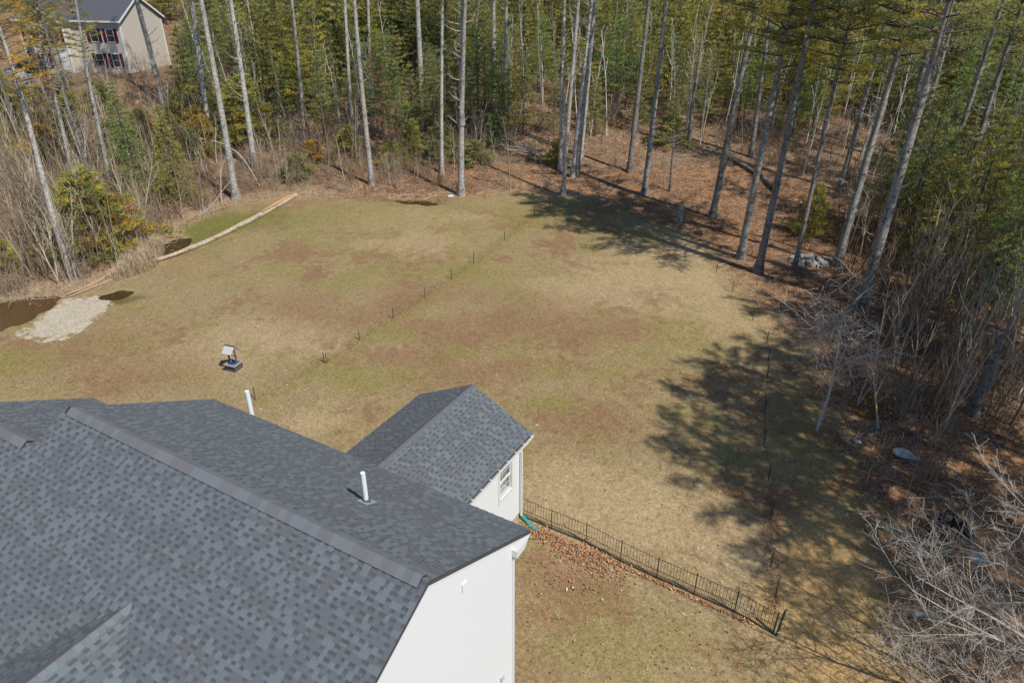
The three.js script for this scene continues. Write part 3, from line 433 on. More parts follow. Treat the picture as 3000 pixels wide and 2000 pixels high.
function tuft(s, p, dir, r, size, n, col) {     // a spray of needles
  const a = V(0, 0, 0), b = V(0, 0, 0), side = V(0, 0, 0);
  for (let k = 0; k < n; k++) {
    a.set(r() - 0.5, r() - 0.35, r() - 0.5).normalize().multiplyScalar(0.95).add(dir).normalize(); const L = size * (0.7 + 0.6 * r());
    side.set(r() - 0.5, r() - 0.5, r() - 0.5).cross(a).normalize().multiplyScalar(size * 0.13); b.copy(p).addScaledVector(a, L);
    const j = 0.78 + 0.44 * r(), c = [col[0] * j, col[1] * j, col[2] * j]; s.tri(p.clone().add(side), p.clone().sub(side), b, c);
  }
}
const limbGrey = [0.33, 0.295, 0.25], limbDark = [0.14, 0.12, 0.10], paleTwig = [0.42, 0.37, 0.31];
// crown of a tall white pine: tiers of level limbs; y runs from the bottom of the crown
function pineCrown(seed, h, radius, tiers, dense) {
  const r = rngOf(seed), wood = new Shape(), leaf = new Shape();
  for (let t = 0; t < tiers; t++) {
    const f = t / (tiers - 1), y = h * (0.02 + 0.96 * f), reach = radius * (0.55 + 0.75 * Math.sin(Math.PI * Math.min(1, 0.25 + 0.75 * f)) * (1 - 0.55 * f)) * (f < 0.22 ? 0.6 + 1.8 * f : 1), n = f > 0.95 ? 3 : 3 + Math.floor(r() * 3);
    for (let k = 0; k < n; k++) {
      const a = (k + r() * 0.9) / n * Math.PI * 2, L = reach * (0.55 + 0.6 * r()), lift = 0.12 + 0.5 * f + 0.2 * (r() - 0.5), d = V(Math.cos(a), lift, Math.sin(a)).normalize(), pts = [], m = 5;
      for (let q = 0; q <= m; q++) { const u = q / m; pts.push(V(d.x * L * u + (r() - 0.5) * 0.18 * u, y + d.y * L * u + 0.12 * L * u * u * (r() - 0.3), d.z * L * u + (r() - 0.5) * 0.18 * u)); }
      wood.tube(pts, pts.map((_, q) => lerp(0.055, 0.012, q / m)), 4, limbDark);
      const col0 = NEEDLE[Math.floor(r() * 5)], sprays = Math.round(L * dense);
      for (let q = 0; q < sprays; q++) {
        const u = 0.28 + 0.75 * Math.sqrt(r()), i = Math.min(m - 1, Math.floor(u * m)), p0 = pts[i].clone().lerp(pts[i + 1], clamp(u * m - i)), w = 0.16 + 0.42 * (1 - Math.abs(u - 0.65)), tw = V((r() - 0.5), 0.25 * (r() - 0.2), (r() - 0.5)).multiplyScalar(2 * w * L * 0.28), e = p0.clone().add(tw);
        tuft(leaf, e, tw.clone().normalize().add(V(0, 0.5, 0)).normalize(), r, 0.21, 6, col0);
        tuft(leaf, p0.clone().lerp(e, 0.5), tw.clone().normalize().add(V(0, 0.5, 0)).normalize(), r, 0.19, 4, col0);
      }
    }
  }
  return { wood: wood.geometry(), leaf: leaf.geometry(), h };
}
const CROWNS = [pineCrown(201, 11, 3.2, 15, 8), pineCrown(202, 12, 3.5, 16, 8), pineCrown(203, 10, 2.8, 14, 8), pineCrown(204, 12.5, 3.8, 16, 8)], FULL = [pineCrown(205, 12, 4.0, 17, 15), pineCrown(206, 12.5, 4.4, 17, 15), pineCrown(207, 11.5, 3.8, 16, 15)];
// bare stubs and dead limbs along the stem below the crown, in a unit of metres up the stem
function deadLimbs(seed, y0, y1, n, len, col) {
  const r = rngOf(seed), s = new Shape();
  for (let k = 0; k < n; k++) {
    const y = lerp(y0, y1, Math.pow((k + r()) / n, 0.75)), a = r() * Math.PI * 2, L = len * (0.25 + 0.9 * r() * r() + 0.5 * (y - y0) / (y1 - y0) * r()), up = 0.1 + 0.35 * (r() - 0.35), pts = [V(Math.cos(a) * 0.08, y, Math.sin(a) * 0.08)]; let d = V(Math.cos(a), up, Math.sin(a));
    const m = 4; for (let q = 1; q <= m; q++) { d.add(V((r() - 0.5) * 0.35, 0.12 + (r() - 0.5) * 0.25, (r() - 0.5) * 0.35)).normalize(); pts.push(pts[q - 1].clone().addScaledVector(d, L / m)); }
    s.tube(pts, [0.042, 0.034, 0.026, 0.018, 0.01], 4, col);
    if (L > 0.9) for (let j = 0; j < 3; j++) { const i = 1 + Math.floor(r() * 3), e = d.clone().add(V(r() - 0.5, r() - 0.4, r() - 0.5).multiplyScalar(1.6)).normalize(); s.tube([pts[i], pts[i].clone().addScaledVector(e, 0.3 * L), pts[i].clone().addScaledVector(e, 0.5 * L).add(V(0, 0.06, 0))], [0.014, 0.009, 0.004], 3, col); }
  }
  return s.geometry();
}
const LIMBS = [0, 1, 2, 3, 4].map((k) => deadLimbs(300 + k, 2.2, 14, 34, 1.5, limbGrey)), STUBS = [0, 1, 2].map((k) => deadLimbs(320 + k, 2.5, 14, 20, 0.6, limbGrey)), PALE = [0, 1].map((k) => deadLimbs(330 + k, 4, 15, 34, 1.7, paleTwig));
function trunkShape(r0, h, lean, seed, opts = {}) {
  const r = rngOf(seed), s = new Shape(), n = 18, pts = [], rad = [], col = [], sway = (0.12 + 0.15 * r()) * Math.min(1, h / 18), ph = r() * 6;
  for (let k = 0; k <= n; k++) {
    const y = h * Math.pow(k / n, 1.12), u = y / h; pts.push(V(lean.x * y + sway * Math.sin(ph + u * 5) * u, y - 0.12 * (k === 0), lean.z * y + sway * Math.cos(ph * 1.3 + u * 4) * u));
    rad.push(r0 * (1 - 0.72 * Math.pow(u, 0.9)) * (1 + 0.55 * Math.exp(-y / 0.35))); const j = (0.95 + 0.1 * r()) * (opts.tone ?? 0.85); col.push([j, j * 0.99, j * 0.97]);
  }
  s.tube(pts, (k, a) => rad[k] * (1 + 0.05 * Math.sin(3 * a + seed) + 0.10 * Math.exp(-pts[k].y / 0.4) * Math.sin(5 * a + seed)), 12, col, 0.35, opts.cap ?? false);
  const at = (y) => { const f = Math.pow(clamp(y / h), 1 / 1.12) * n, i = Math.min(n - 1, Math.floor(f)); return pts[i].clone().lerp(pts[i + 1], f - i); };
  return { s, at };
}
let treeSeed = 1000;
// base pixel, a pixel higher on the stem, stem width in pixels, label, options
function tallPine(bx, by, ux, uy, w, label, o = {}) {
  const seed = treeSeed++, r = rngOf(seed), base = o.at ?? ground(bx, by), top = o.at ? V(o.at.x + (o.lean ?? 0) * 10, o.at.y + 10, o.at.z) : upright(base, ux, uy), hh = Math.max(2, top.y - base.y), lean = V((top.x - base.x) / hh, 0, (r() - 0.5) * 0.03);
  lean.x = clamp(lean.x, -0.09, 0.09);
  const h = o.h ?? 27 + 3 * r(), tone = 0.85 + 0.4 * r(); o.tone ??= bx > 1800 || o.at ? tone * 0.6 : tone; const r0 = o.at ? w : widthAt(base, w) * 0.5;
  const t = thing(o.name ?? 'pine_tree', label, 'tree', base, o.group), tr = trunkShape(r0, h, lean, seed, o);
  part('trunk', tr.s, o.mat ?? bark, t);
  if (o.fork) { const q = trunkShape(r0 * 0.72, h - o.fork, V(lean.x + o.forkLean, 0, lean.z + 0.02), seed + 50000), m = part('second_stem', q.s, bark, t); m.position.copy(tr.at(o.fork - 0.3)); }
  const set = o.pale ? PALE : o.stub ? STUBS : LIMBS, lg = set[seed % set.length];
  if (o.limbs !== false) { const m = part('dead_branches', lg, limbMaterial, t); m.userData.kind = 'stuff'; const k = (o.limbTop ?? h * 0.62) / 14; m.scale.set(1, k, 1); m.rotation.order = 'ZXY'; m.rotation.set(Math.atan(lean.z), r() * 6.28, -Math.atan(lean.x)); }
  if (o.crown !== false) {
    const c = o.full ? FULL[seed % 3] : CROWNS[seed % 4], k = o.crownScale ?? 1, ch = c.h * k, y0 = h - ch, g = new THREE.Group(); g.name = 'crown'; t.add(g); g.position.copy(tr.at(y0)); g.rotation.set(0, r() * 6.28, 0); g.scale.set(k, k, k);
    part('limbs', c.wood, limbMaterial, g).userData.kind = 'stuff'; part('needles', c.leaf, needleMaterials[o.tint ?? (r() < 0.6 ? 0 : 1)], g).userData.kind = 'stuff';
  }
  if (o.scar) { const p = upright(base, o.scar[0], o.scar[1]).sub(base), q = upright(base, o.scar[2], o.scar[3]).sub(base), n = V(-0.25, 0, 1).normalize().multiplyScalar(r0 * 0.62), sc = new Shape(), m = p.clone().lerp(q, 0.5); sc.tube([p.add(n), m.add(n), q.add(n)], [0.03, r0 * 0.55, 0.03], 7, [1, 1, 1]); part('bark_scar', sc, matte({ color: rgb(0.58, 0.31, 0.14) }), t, 'strip of bare orange wood'); }
  return t;
}
const G_BACK = 'tall pines standing along the back edge of the lawn', G_LEFT = 'tall pines in the thicket beside the fallen log', G_RIGHT = 'tall pines over the open needle-covered ground', G_DEEP = 'tall pines deep in the young growth';
tallPine(208, 806, 3, 115, 21, 'grey lichen-spotted pine standing at the water edge beside the split end of the log', { stub: 1, h: 18, crownScale: 0.6, tint: 2, limbTop: 12 });
tallPine(219, 547, 128, 150, 15, 'pale leaning pine trunk rising behind the golden green bushy pine', { stub: 1, h: 15.5, crownScale: 0.58, tint: 2, limbTop: 9 });
tallPine(323, 534, 222, 40, 14, 'slim pine with dark side limbs crossing the beige house front', { h: 16.5, crownScale: 0.58, tint: 1, limbTop: 10 });
tallPine(481, 310, 405, 30, 17, 'twin-stemmed pine with dark bare limbs in front of the beige house gable', { fork: 2.2, forkLean: 0.03 });
tallPine(691, 583, 592, 20, 20, 'thick pale pine with lichen patches beside the white broken branch', { stub: 1, pale: 0 });
tallPine(613, 395, 562, 10, 15, 'dark forked pine standing behind the thick pale lichen pine', { fork: 6, forkLean: 0.03 });
tallPine(746, 496, 677, 10, 17, 'smooth straight grey pine with long pale side twigs by the arched branch', { pale: 1 });
tallPine(893, 417, 858, 10, 12, 'thin straight grey pine between the leafy brush and arched branch', { stub: 1 });
tallPine(935, 200, 920, 10, 12, 'slim pine showing above the young growth behind the thin straight pine', { group: G_DEEP });
tallPine(1089, 542, 1039, 10, 16, 'cracked pale pine trunk beside the small tree with rusty leaves', { stub: 1 });
tallPine(1030, 357, 1009, 10, 11, 'thin pale pine just behind the cracked pale pine', { stub: 1 });
tallPine(1087, 250, 1080, 10, 10, 'slim pine showing above the young growth behind the rusty-leaved tree', { group: G_DEEP });
tallPine(1240, 376, 1224, 10, 18, 'stout dark grey pine rising out of the yellow green brush', { stub: 1 });
tallPine(1198, 165, 1193, 5, 20, 'dark shaded pine deep in the woods behind the stout grey pine', { group: G_DEEP });
tallPine(1294, 508, 1293, 10, 12, 'slender straight pine just behind the forked pine at the lawn edge', { stub: 1 });
tallPine(1351, 572, 1352, 10, 19, 'forked pine with pale broken side twigs standing at the lawn edge', { fork: 6.5, forkLean: 0.035, pale: 1 });
tallPine(1447, 325, 1443, 10, 15, 'dark straight pine behind the tangle of fallen branches', { stub: 1 });
tallPine(1477, 361, 1483, 10, 13, 'straight grey pine behind the tangle of fallen branches', { stub: 1 });
tallPine(1649, 574, 1690, 5, 13, 'slim pine with a bare wood scar at its foot, foremost of the clump', { stub: 1, scar: [1649, 573, 1650, 550] });
tallPine(1642, 495, 1652, 5, 13, 'straight dark pine in the clump of stems by the lawn edge', { stub: 1 });
tallPine(1676, 519, 1732, 5, 12, 'slim leaning pine in the middle of the clump by the lawn edge', { pale: 1 });
tallPine(1691, 502, 1739, 5, 14, 'dark leaning pine in the clump by the lawn edge, beside the slim one', { stub: 1 });
tallPine(1702, 459, 1745, 40, 11, 'rearmost dark pine of the clump by the lawn edge', { stub: 1 });
tallPine(1844, 504, 1898, 5, 16, 'pine standing on the open brown litter behind the clump', { stub: 1 });
tallPine(1887, 570, 1956, 5, 17, 'straight pine near the broken stump with an orange top', { stub: 1 });
tallPine(2087, 638, 2214, 5, 21, 'blue grey pine with flared roots on the bare brown ground', { stub: 1, h: 26 });
tallPine(2200, 459, 2263, 20, 14, 'dark pine behind the long fallen trunk', { stub: 1 });
tallPine(2170, 756, 2311, 40, 22, 'pine with many short dead twigs at the fence line, first of the close pair', { h: 25, full: 1 });
tallPine(2221, 799, 2390, 30, 23, 'thick blue grey pine at the fence line, second of the close pair', { h: 26, stub: 1, limbTop: 13, full: 1 });
tallPine(2327, 790, 2505, 20, 14, 'slim pale-barked pine beside the stone pile', { stub: 1, pale: 0, h: 24, full: 1 });
tallPine(2459, 557, 2604, 43, 16, 'dark pine standing on orange litter behind the stone pile', { stub: 1 });
tallPine(2451, 778, 2663, 5, 22, 'pine with an orange strip of torn bark beside the stone pile', { fork: 7, forkLean: 0.02, h: 25, full: 1, scar: [2544, 455, 2562, 395] });
tallPine(2466, 760, 2650, 90, 12, 'thin dark stem close behind the pine with torn bark', { stub: 1, h: 20, crownScale: 0.7 });
tallPine(2525, 897, 2744, 119, 31, 'largest blue grey pine at the edge of the sapling thicket', { h: 27, full: 1 });
tallPine(2760, 560, 2868, 213, 16, 'shaded pine among the dark limbs behind the largest grey pine', { });
tallPine(2800, 640, 2944, 170, 13, 'slim pine rising from the sapling thicket beyond the largest grey pine', { stub: 1 });
tallPine(2640, 470, 2745, 20, 18, 'dark pine standing behind the pine with torn bark', { });
// the ones out of the frame whose crowns shade the yard and the thicket
const G_OFF = 'tall pines beside the drive that shade the yard';
for (const [x, z, h, rr, k] of [[22.5, -15.5, 23, 0.3, 1], [26.5, -12, 25, 0.33, 1], [21.5, -9.5, 22, 0.28, 1], [28, -19, 24, 0.3, 1], [33, -24, 25, 0.3, 1], [31, -15, 24, 0.3, 1.05], [29.5, -25, 24, 0.3, 1], [33, -29, 25, 0.3, 1], [36, -21, 26, 0.3, 1.05], [20.5, -13, 22, 0.26, 0.9], [24.5, -18.5, 23, 0.28, 1], [25.5, -5, 22, 0.28, 0.85], [29, -9, 23, 0.28, 0.9]]) tallPine(0, 0, 0, 0, rr, 'tall pine beside the sandy drive with a full crown', { at: V(x, 0, z), h, group: G_OFF, crownScale: k, full: 1 });
const G_SIDE = 'tall pines crowding the woods beyond the sapling thicket';
for (const [x, z, h, rr] of [[33, -31, 24, 0.26], [37, -36, 26, 0.28], [42, -33, 25, 0.28], [36, -43, 25, 0.25], [43, -46, 27, 0.27], [48, -40, 26, 0.28], [33, -50, 24, 0.22], [41, -55, 26, 0.25], [50, -54, 27, 0.28], [54, -47, 26, 0.28], [47, -63, 26, 0.25], [38, -66, 25, 0.22]]) tallPine(0, 0, 0, 0, rr, 'tall shaded pine crowding the woods beyond the sapling thicket', { at: V(x, land(x, z), z), h, group: G_SIDE, tint: Math.floor(x) % 3 ? 1 : 0 });
const G_HOUSE = 'yellowing pines standing in front of the beige house';
for (const [x, z, h, k] of [[-38, -62, 17.5, 0.62], [-43, -70, 19, 0.7], [-50, -74, 21, 0.8], [-46, -60, 17, 0.6], [-55, -86, 22, 0.8], [-60, -78, 22, 0.85], [-53, -76, 15, 0.62], [-49, -81, 16, 0.62], [-58, -80, 15, 0.65]]) tallPine(0, 0, 0, 0, 0.17, 'yellowing pine with a low crown standing in front of the beige house', { at: V(x, land(x, z), z), h, group: G_HOUSE, tint: Math.floor(-x) % 2 ? 2 : 1, crownScale: k });
// snags
tallPine(2017, 430, 2051, 123, 13, 'tall broken-topped dead pine on the brown litter', { crown: false, h: 11, limbs: true, limbTop: 10, name: 'dead_pine', cap: [0.5, 0.42, 0.33] });
tallPine(1963, 561, 1978, 374, 9, 'short dead stem with a few stub twigs near the orange-topped stump', { crown: false, h: 5.4, limbTop: 5, name: 'dead_pine', cap: true });
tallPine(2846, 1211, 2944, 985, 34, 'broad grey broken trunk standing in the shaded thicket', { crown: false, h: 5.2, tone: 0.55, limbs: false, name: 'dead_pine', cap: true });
// young pines: needles nearly to the ground
function youngPine(seed, h, radius, tiers, bare, dense = 1) {
  const r = rngOf(seed), wood = new Shape(), leaf = new Shape(), tr = []; for (let k = 0; k <= 6; k++) tr.push(V(0.1 * Math.sin(seed + k) * k / 6, h * k / 6 - (k ? 0 : 0.1), 0.1 * Math.cos(seed * 2 + k) * k / 6));
  wood.tube(tr, tr.map((_, k) => lerp(0.012 * h + 0.012, 0.012, k / 6)), 6, limbDark);
  for (let t = 0; t < tiers; t++) {
    const f = t / tiers, y = h * lerp(bare, 0.99, f), reach = radius * (1 - 0.82 * f) * (0.75 + 0.45 * r()), n = 4 + Math.floor(r() * 2);
    for (let k = 0; k < n; k++) {
      const a = (k + r() * 0.8) / n * 6.283, L = reach * (0.6 + 0.55 * r()), e = V(Math.cos(a) * L, y + L * (0.1 + 0.45 * f), Math.sin(a) * L), o = V(tr[0].x, y, tr[0].z); wood.tube([o, o.clone().lerp(e, 0.5).add(V(0, 0.03, 0)), e], [0.016, 0.01, 0.005], 3, limbDark);
      const col = NEEDLE[Math.floor(r() * 5)], q = Math.max(6, Math.round(L * 13 * dense)); for (let j = 0; j < q; j++) { const u = 0.25 + 0.8 * Math.sqrt(r()), p = o.clone().lerp(e, Math.min(u, 1.02)).add(V((r() - 0.5) * 0.5 * L, (r() - 0.4) * 0.16, (r() - 0.5) * 0.5 * L)); tuft(leaf, p, V(Math.cos(a) * 0.7, 0.7, Math.sin(a) * 0.7), r, 0.22, 6, col); }
    }
  }
  tuft(leaf, V(tr[6].x, h, tr[6].z), V(0, 1, 0), r, 0.25, 8, NEEDLE[1]); return { wood: wood.geometry(), leaf: leaf.geometry(), h };
}
function firTree(seed, h, radius) {   // narrow spire with flat dense sprays
  const r = rngOf(seed), wood = new Shape(), leaf = new Shape(); wood.tube([V(0, -0.1, 0), V(0, h, 0)], [0.09, 0.01], 6, limbDark);
  for (let t = 0; t < 26; t++) { const f = t / 26, y = h * (0.06 + 0.93 * f), n = 7; for (let k = 0; k < n; k++) { const a = (k + r()) / n * 6.283, L = radius * (1 - f) * (0.8 + 0.35 * r()) + 0.08, q = Math.max(3, Math.round(L * 12)); wood.tube([V(0, y, 0), V(Math.cos(a) * L, y - 0.12 * L, Math.sin(a) * L)], [0.012, 0.004], 3, limbDark); for (let j = 0; j < q; j++) { const u = 0.15 + 0.85 * Math.sqrt(r()), p = V(Math.cos(a) * L * u - Math.sin(a) * (r() - 0.5) * 0.45 * L, y - 0.15 * L * u + 0.06 * r(), Math.sin(a) * L * u + Math.cos(a) * (r() - 0.5) * 0.45 * L); tuft(leaf, p, V(Math.cos(a), 0.15, Math.sin(a)), r, 0.17, 5, NEEDLE[Math.floor(r() * 3)]); } } }
  return { wood: wood.geometry(), leaf: leaf.geometry(), h };
}
const YOUNG = [youngPine(401, 7, 1.7, 13, 0.12), youngPine(402, 8.5, 1.8, 14, 0.22), youngPine(403, 5, 1.5, 10, 0.08), youngPine(404, 10, 2.0, 15, 0.3), youngPine(405, 3, 1.25, 8, 0.06)], FIR = firTree(411, 7.5, 1.5), BUSHES = [youngPine(421, 4.2, 1.9, 13, 0.05, 2.2), youngPine(422, 2.8, 1.6, 10, 0.03, 2.4)];
function plantEvergreen(kind, base, h, label, tint, group, turn, name = 'young_pine', wide = 1) {
  const t = thing(name, label, 'tree', base, group), k = h / kind.h; t.scale.set(k * wide, k, k * wide); t.rotation.y = turn; part('stem', kind.wood, limbMaterial, t); part('needles', kind.leaf, needleMaterials[tint], t).userData.kind = 'stuff'; return t;
}
// evergreens that can be told apart
for (const [x, y, hpx, k, tint, label, nm, wide] of [
  [405, 560, 330, FIR, 4, 'bright green spire-shaped fir in front of the beige house corner', 'fir_tree', 1.1], [525, 590, 290, FIR, 1, 'olive spire-shaped fir beside the twin-stemmed pine', 'fir_tree', 1.2],
  [285, 735, 235, BUSHES[0], 1, 'golden green bushy pine behind the tan reeds', 'young_pine', 1.35], [345, 720, 150, BUSHES[1], 2, 'small orange-tinted pine touching the golden bushy pine', 'young_pine', 1.3], [15, 790, 90, BUSHES[1], 1, 'small yellow green pine at the water edge left of the lichen-spotted pine', 'young_pine', 1],
  [455, 590, 60, BUSHES[1], 1, 'tiny yellow pine in the brush behind the reeds', 'young_pine', 1.2], [1020, 445, 78, BUSHES[1], 1, 'low yellow green pine left of the cracked pale pine', 'young_pine', 1.2], [1208, 455, 105, BUSHES[0], 1, 'rounded yellow green pine beside the stout dark grey pine', 'young_pine', 1.1], [1153, 492, 78, BUSHES[1], 1, 'low rounded golden pine in front of the rusty-leaved tree', 'young_pine', 1.1], [918, 472, 62, BUSHES[1], 2, 'small orange-tinted pine beside the thin straight grey pine', 'young_pine', 1.2], [1390, 478, 66, BUSHES[1], 0, 'low olive pine at the edge of the brown litter behind the forked pine', 'young_pine', 1.5],
  [1300, 468, 112, BUSHES[0], 0, 'broad olive pine behind the forked pine', 'young_pine', 1.2], [1447, 425, 92, BUSHES[0], 4, 'dark green pine beside the tangle of fallen branches', 'young_pine', 1.1], [1632, 482, 72, BUSHES[1], 1, 'small olive pine at the foot of the clump of stems', 'young_pine', 1.1], [1965, 430, 130, BUSHES[0], 0, 'loose grey green pine behind the orange-topped stump', 'young_pine', 0.9],
  [2370, 690, 150, BUSHES[0], 1, 'thin yellow green pine in front of the stone pile', 'young_pine', 0.8], [2700, 780, 330, YOUNG[0], 1, 'bushy yellow green pine close behind the largest grey pine', 'young_pine', 1.5], [2760, 640, 260, YOUNG[0], 0, 'bushy green pine rising behind the yellow green one', 'young_pine', 1.3], [867, 522, 74, BUSHES[1], 0, 'low olive pine beside the end of the fallen log', 'young_pine', 1.4], [730, 420, 200, BUSHES[0], 1, 'olive pine behind the smooth straight pine', 'young_pine', 1.3], [880, 330, 190, YOUNG[0], 4, 'green pine behind the thin straight grey pine', 'young_pine', 1.2], [2930, 900, 190, BUSHES[0], 4, 'green pine among the pale saplings', 'young_pine', 1.2], [2960, 330, 330, YOUNG[1], 1, 'tall yellow green pine beyond the sapling thicket', 'young_pine', 1.3],
]) { const b = ground(x, y), t = upright(b, x, y - hpx); plantEvergreen(k, b, Math.max(0.8, t.y - b.y), label, tint, null, x, nm, wide); }
// the young growth behind
{
  const r = rngOf(77), group = 'young pines filling the woods behind the lawn', zones = [[[960, 420], [1300, 430], [1500, 400], [2000, 390], [2250, 410], [2250, 210], [1000, 150]], [[560, 380], [960, 420], [1000, 130], [520, 120]], [[2300, 420], [2600, 380], [3050, 520], [3050, 250], [2300, 230]], [[2560, 640], [2640, 800], [3050, 980], [3050, 480], [2700, 480]]];
  const counts = [104, 44, 56, 36], used = [];
  zones.forEach((z, zi) => { const xs = z.map((q) => q[0]), ys = z.map((q) => q[1]); let n = 0, tries = 0; while (n < counts[zi] && tries++ < 4000) { const x = lerp(Math.min(...xs), Math.max(...xs), r()), y = lerp(Math.min(...ys), Math.max(...ys), Math.pow(r(), 0.8)); let ins = false; for (let i = 0, j = z.length - 1; i < z.length; j = i++) if ((z[i][1] > y) !== (z[j][1] > y) && x < (z[j][0] - z[i][0]) * (y - z[i][1]) / (z[j][1] - z[i][1]) + z[i][0]) ins = !ins; if (!ins) continue; const b = ground(x, y); if (b.z < -160 || used.some((q) => (q.x - b.x) ** 2 + (q.z - b.z) ** 2 < 3.2)) continue; used.push(b); const k = YOUNG[[0, 1, 3, 0, 1][Math.floor(r() * 5)]], q = r(); const tint = q < 0.55 ? 0 : q < 0.8 ? 1 : 4, hh = k.h * (0.75 + 0.5 * r()), where = zi === 0 ? (x < 1250 ? 'behind the rusty-leaved tree' : x < 1550 ? 'behind the forked pine' : x < 1800 ? 'behind the clump of stems' : 'behind the open brown litter') : zi === 1 ? 'behind the arched white branch' : zi === 2 ? 'beyond the stone pile' : 'in the thicket beyond the largest grey pine'; plantEvergreen(k, b, hh, (hh > 8.5 ? 'tall' : 'short') + ' slender ' + (tint === 0 ? 'grey green' : tint === 1 ? 'yellow green' : 'deep green') + ' young pine crowded ' + where, tint, group, r() * 6.28); n++; } });
}
{
  const r = rngOf(79), group = 'low yellowing pines on the slope below the beige house'; let n = 0, t = 0;
  while (n < 46 && t++ < 900) { const x = lerp(-30, 620, r()), y = lerp(255, 470, r()), b = ground(x, y); if (woods(b.x, b.z) < 2) continue; const k = BUSHES[r() < 0.6 ? 0 : 1], q = r(); const tint = q < 0.4 ? 1 : q < 0.7 ? 2 : 0, hh = 1.6 + 2.4 * r(); plantEvergreen(k, b, hh, (hh > 2.8 ? 'taller ' : 'low ') + ['grey green', 'yellow', 'orange-tinted'][tint] + ' pine on the brushy slope ' + (x < 330 ? 'below the beige house' : 'behind the lichen pine'), tint, group, r() * 6.28, 'young_pine', 1.1); n++; }
}
// far woods that read as one mass
{
  const r = rngOf(78), spots = []; for (let tries = 0; tries < 9000 && spots.length < 900; tries++) { const az = (r() - 0.5) * 1.5, d = 92 + 130 * Math.pow(r(), 1.3), x = Math.sin(az) * d, z = -Math.cos(az) * d; if (houseZone(x, z)) continue; spots.push([x, z, d]); }
  const far = new THREE.Group(); far.name = 'distant_woods'; far.userData = { kind: 'stuff' }; scene.add(far);
  for (const [k, part0] of [[0, 0], [1, 1], [3, 2]]) { const mine = spots.filter((_, i) => i % 3 === part0), seed = mine.map(() => [r(), r(), r()]); const put = (d, c, i) => { const [x, z] = mine[i], [a, b, e] = seed[i], s = 0.9 + 0.8 * a; d.position.set(x, land(x, z), z); d.rotation.y = b * 6.28; d.scale.set(s * 1.15, s, s * 1.15); c.setRGB(0.85 + 0.5 * e, 0.9 + 0.3 * e, 0.75 + 0.2 * a); }; mass('needles', YOUNG[k].leaf, needleMaterials[0], mine.length, put, far); mass('stems', YOUNG[k].wood, limbMaterial, mine.length, put, far); }
}
function houseZone(x, z) { const a = Math.atan2(x, -z); return Math.hypot(x + 57, z + 105) < 15 || (a < -0.36 && a > -0.66 && Math.hypot(x, z) < 116); }
// ---------------------------------------------------------------- leafless trees, saplings and brush
function grow(s, p, d, len, r0, depth, r, o) {
  const m = depth === 0 ? 7 : depth === 1 ? 5 : 3, pts = [p.clone()], dd = d.clone(), rad = [r0]; for (let k = 1; k <= m; k++) { dd.add(V((r() - 0.5) * o.bend, (o.rise ?? 0.05) + (r() - 0.5) * o.bend * 0.6, (r() - 0.5) * o.bend)).normalize(); pts.push(pts[k - 1].clone().addScaledVector(dd, len / m)); rad.push(Math.max(o.tip ?? 0.0035, r0 * (1 - 0.82 * k / m))); }
  const j = 0.8 + 0.4 * r(); s.tube(pts, rad, depth === 0 ? 6 : depth === 1 ? 4 : 3, o.col.map((c) => c * j));
  if (depth >= o.levels) { if (o.end) o.end(pts[m], dd); return; }
  const n = o.kids[depth]; for (let k = 0; k < n; k++) { const u = lerp(o.from[depth], 1, (k + r()) / n), i = Math.min(m - 1, Math.floor(u * m)), q = pts[i].clone().lerp(pts[i + 1], u * m - i), e = V(r() - 0.5, (r() - 0.5) * 0.7 + o.lift, r() - 0.5).normalize().multiplyScalar(o.spread).add(dd).normalize(); grow(s, q, e, len * lerp(o.short[0], o.short[1], r()) * (1 - 0.35 * u), rad[i] * 0.62, depth + 1, r, o); }
}
const inFrame = (x, z, m = 1.06) => { const p = V(x, land(x, z), z), d = depthOf(p); return Math.abs(x / d) < 0.735 * m && ((EYE - p.y) * CT + z * ST) / d > -0.52 && d > 0; };
const openGround = polygon([[1420, 560], [1560, 440], [2000, 440], [2150, 480], [2440, 560], [2460, 800], [2500, 900], [2600, 1000], [2480, 1000], [2300, 900], [2060, 690], [1700, 570]]);
const TWIGS = { grey: [0.31, 0.24, 0.16], pale: [0.55, 0.46, 0.34], brown: [0.22, 0.145, 0.085] };
function sapling(seed, h, col, stems = 1) { const r = rngOf(seed), s = new Shape(); for (let k = 0; k < stems; k++) grow(s, V((r() - 0.5) * 0.3 * (stems - 1), -0.05, (r() - 0.5) * 0.3 * (stems - 1)), V((r() - 0.5) * 0.28, 1, (r() - 0.5) * 0.28).normalize(), h * (0.7 + 0.4 * r()), 0.0085 * h + 0.01, 0, r, { tip: 0.006, bend: 0.16, levels: 2, kids: [9, 4], from: [0.25, 0.2], short: [0.16, 0.38], spread: 0.85, lift: 0.25, col, rise: 0.03 }); return s.geometry(); }
const SAPWORD = ['grey single-stemmed ', 'pale single-stemmed ', 'short brown ', 'tall grey ', 'pale twin-stemmed ', 'low many-stemmed ', 'brown single-stemmed '];
const SAPS = [sapling(501, 5, TWIGS.grey), sapling(502, 6.5, TWIGS.pale), sapling(503, 4, TWIGS.brown), sapling(504, 7, TWIGS.grey), sapling(505, 5, TWIGS.pale, 2), sapling(506, 3.2, TWIGS.grey, 3), sapling(507, 6, TWIGS.brown)];
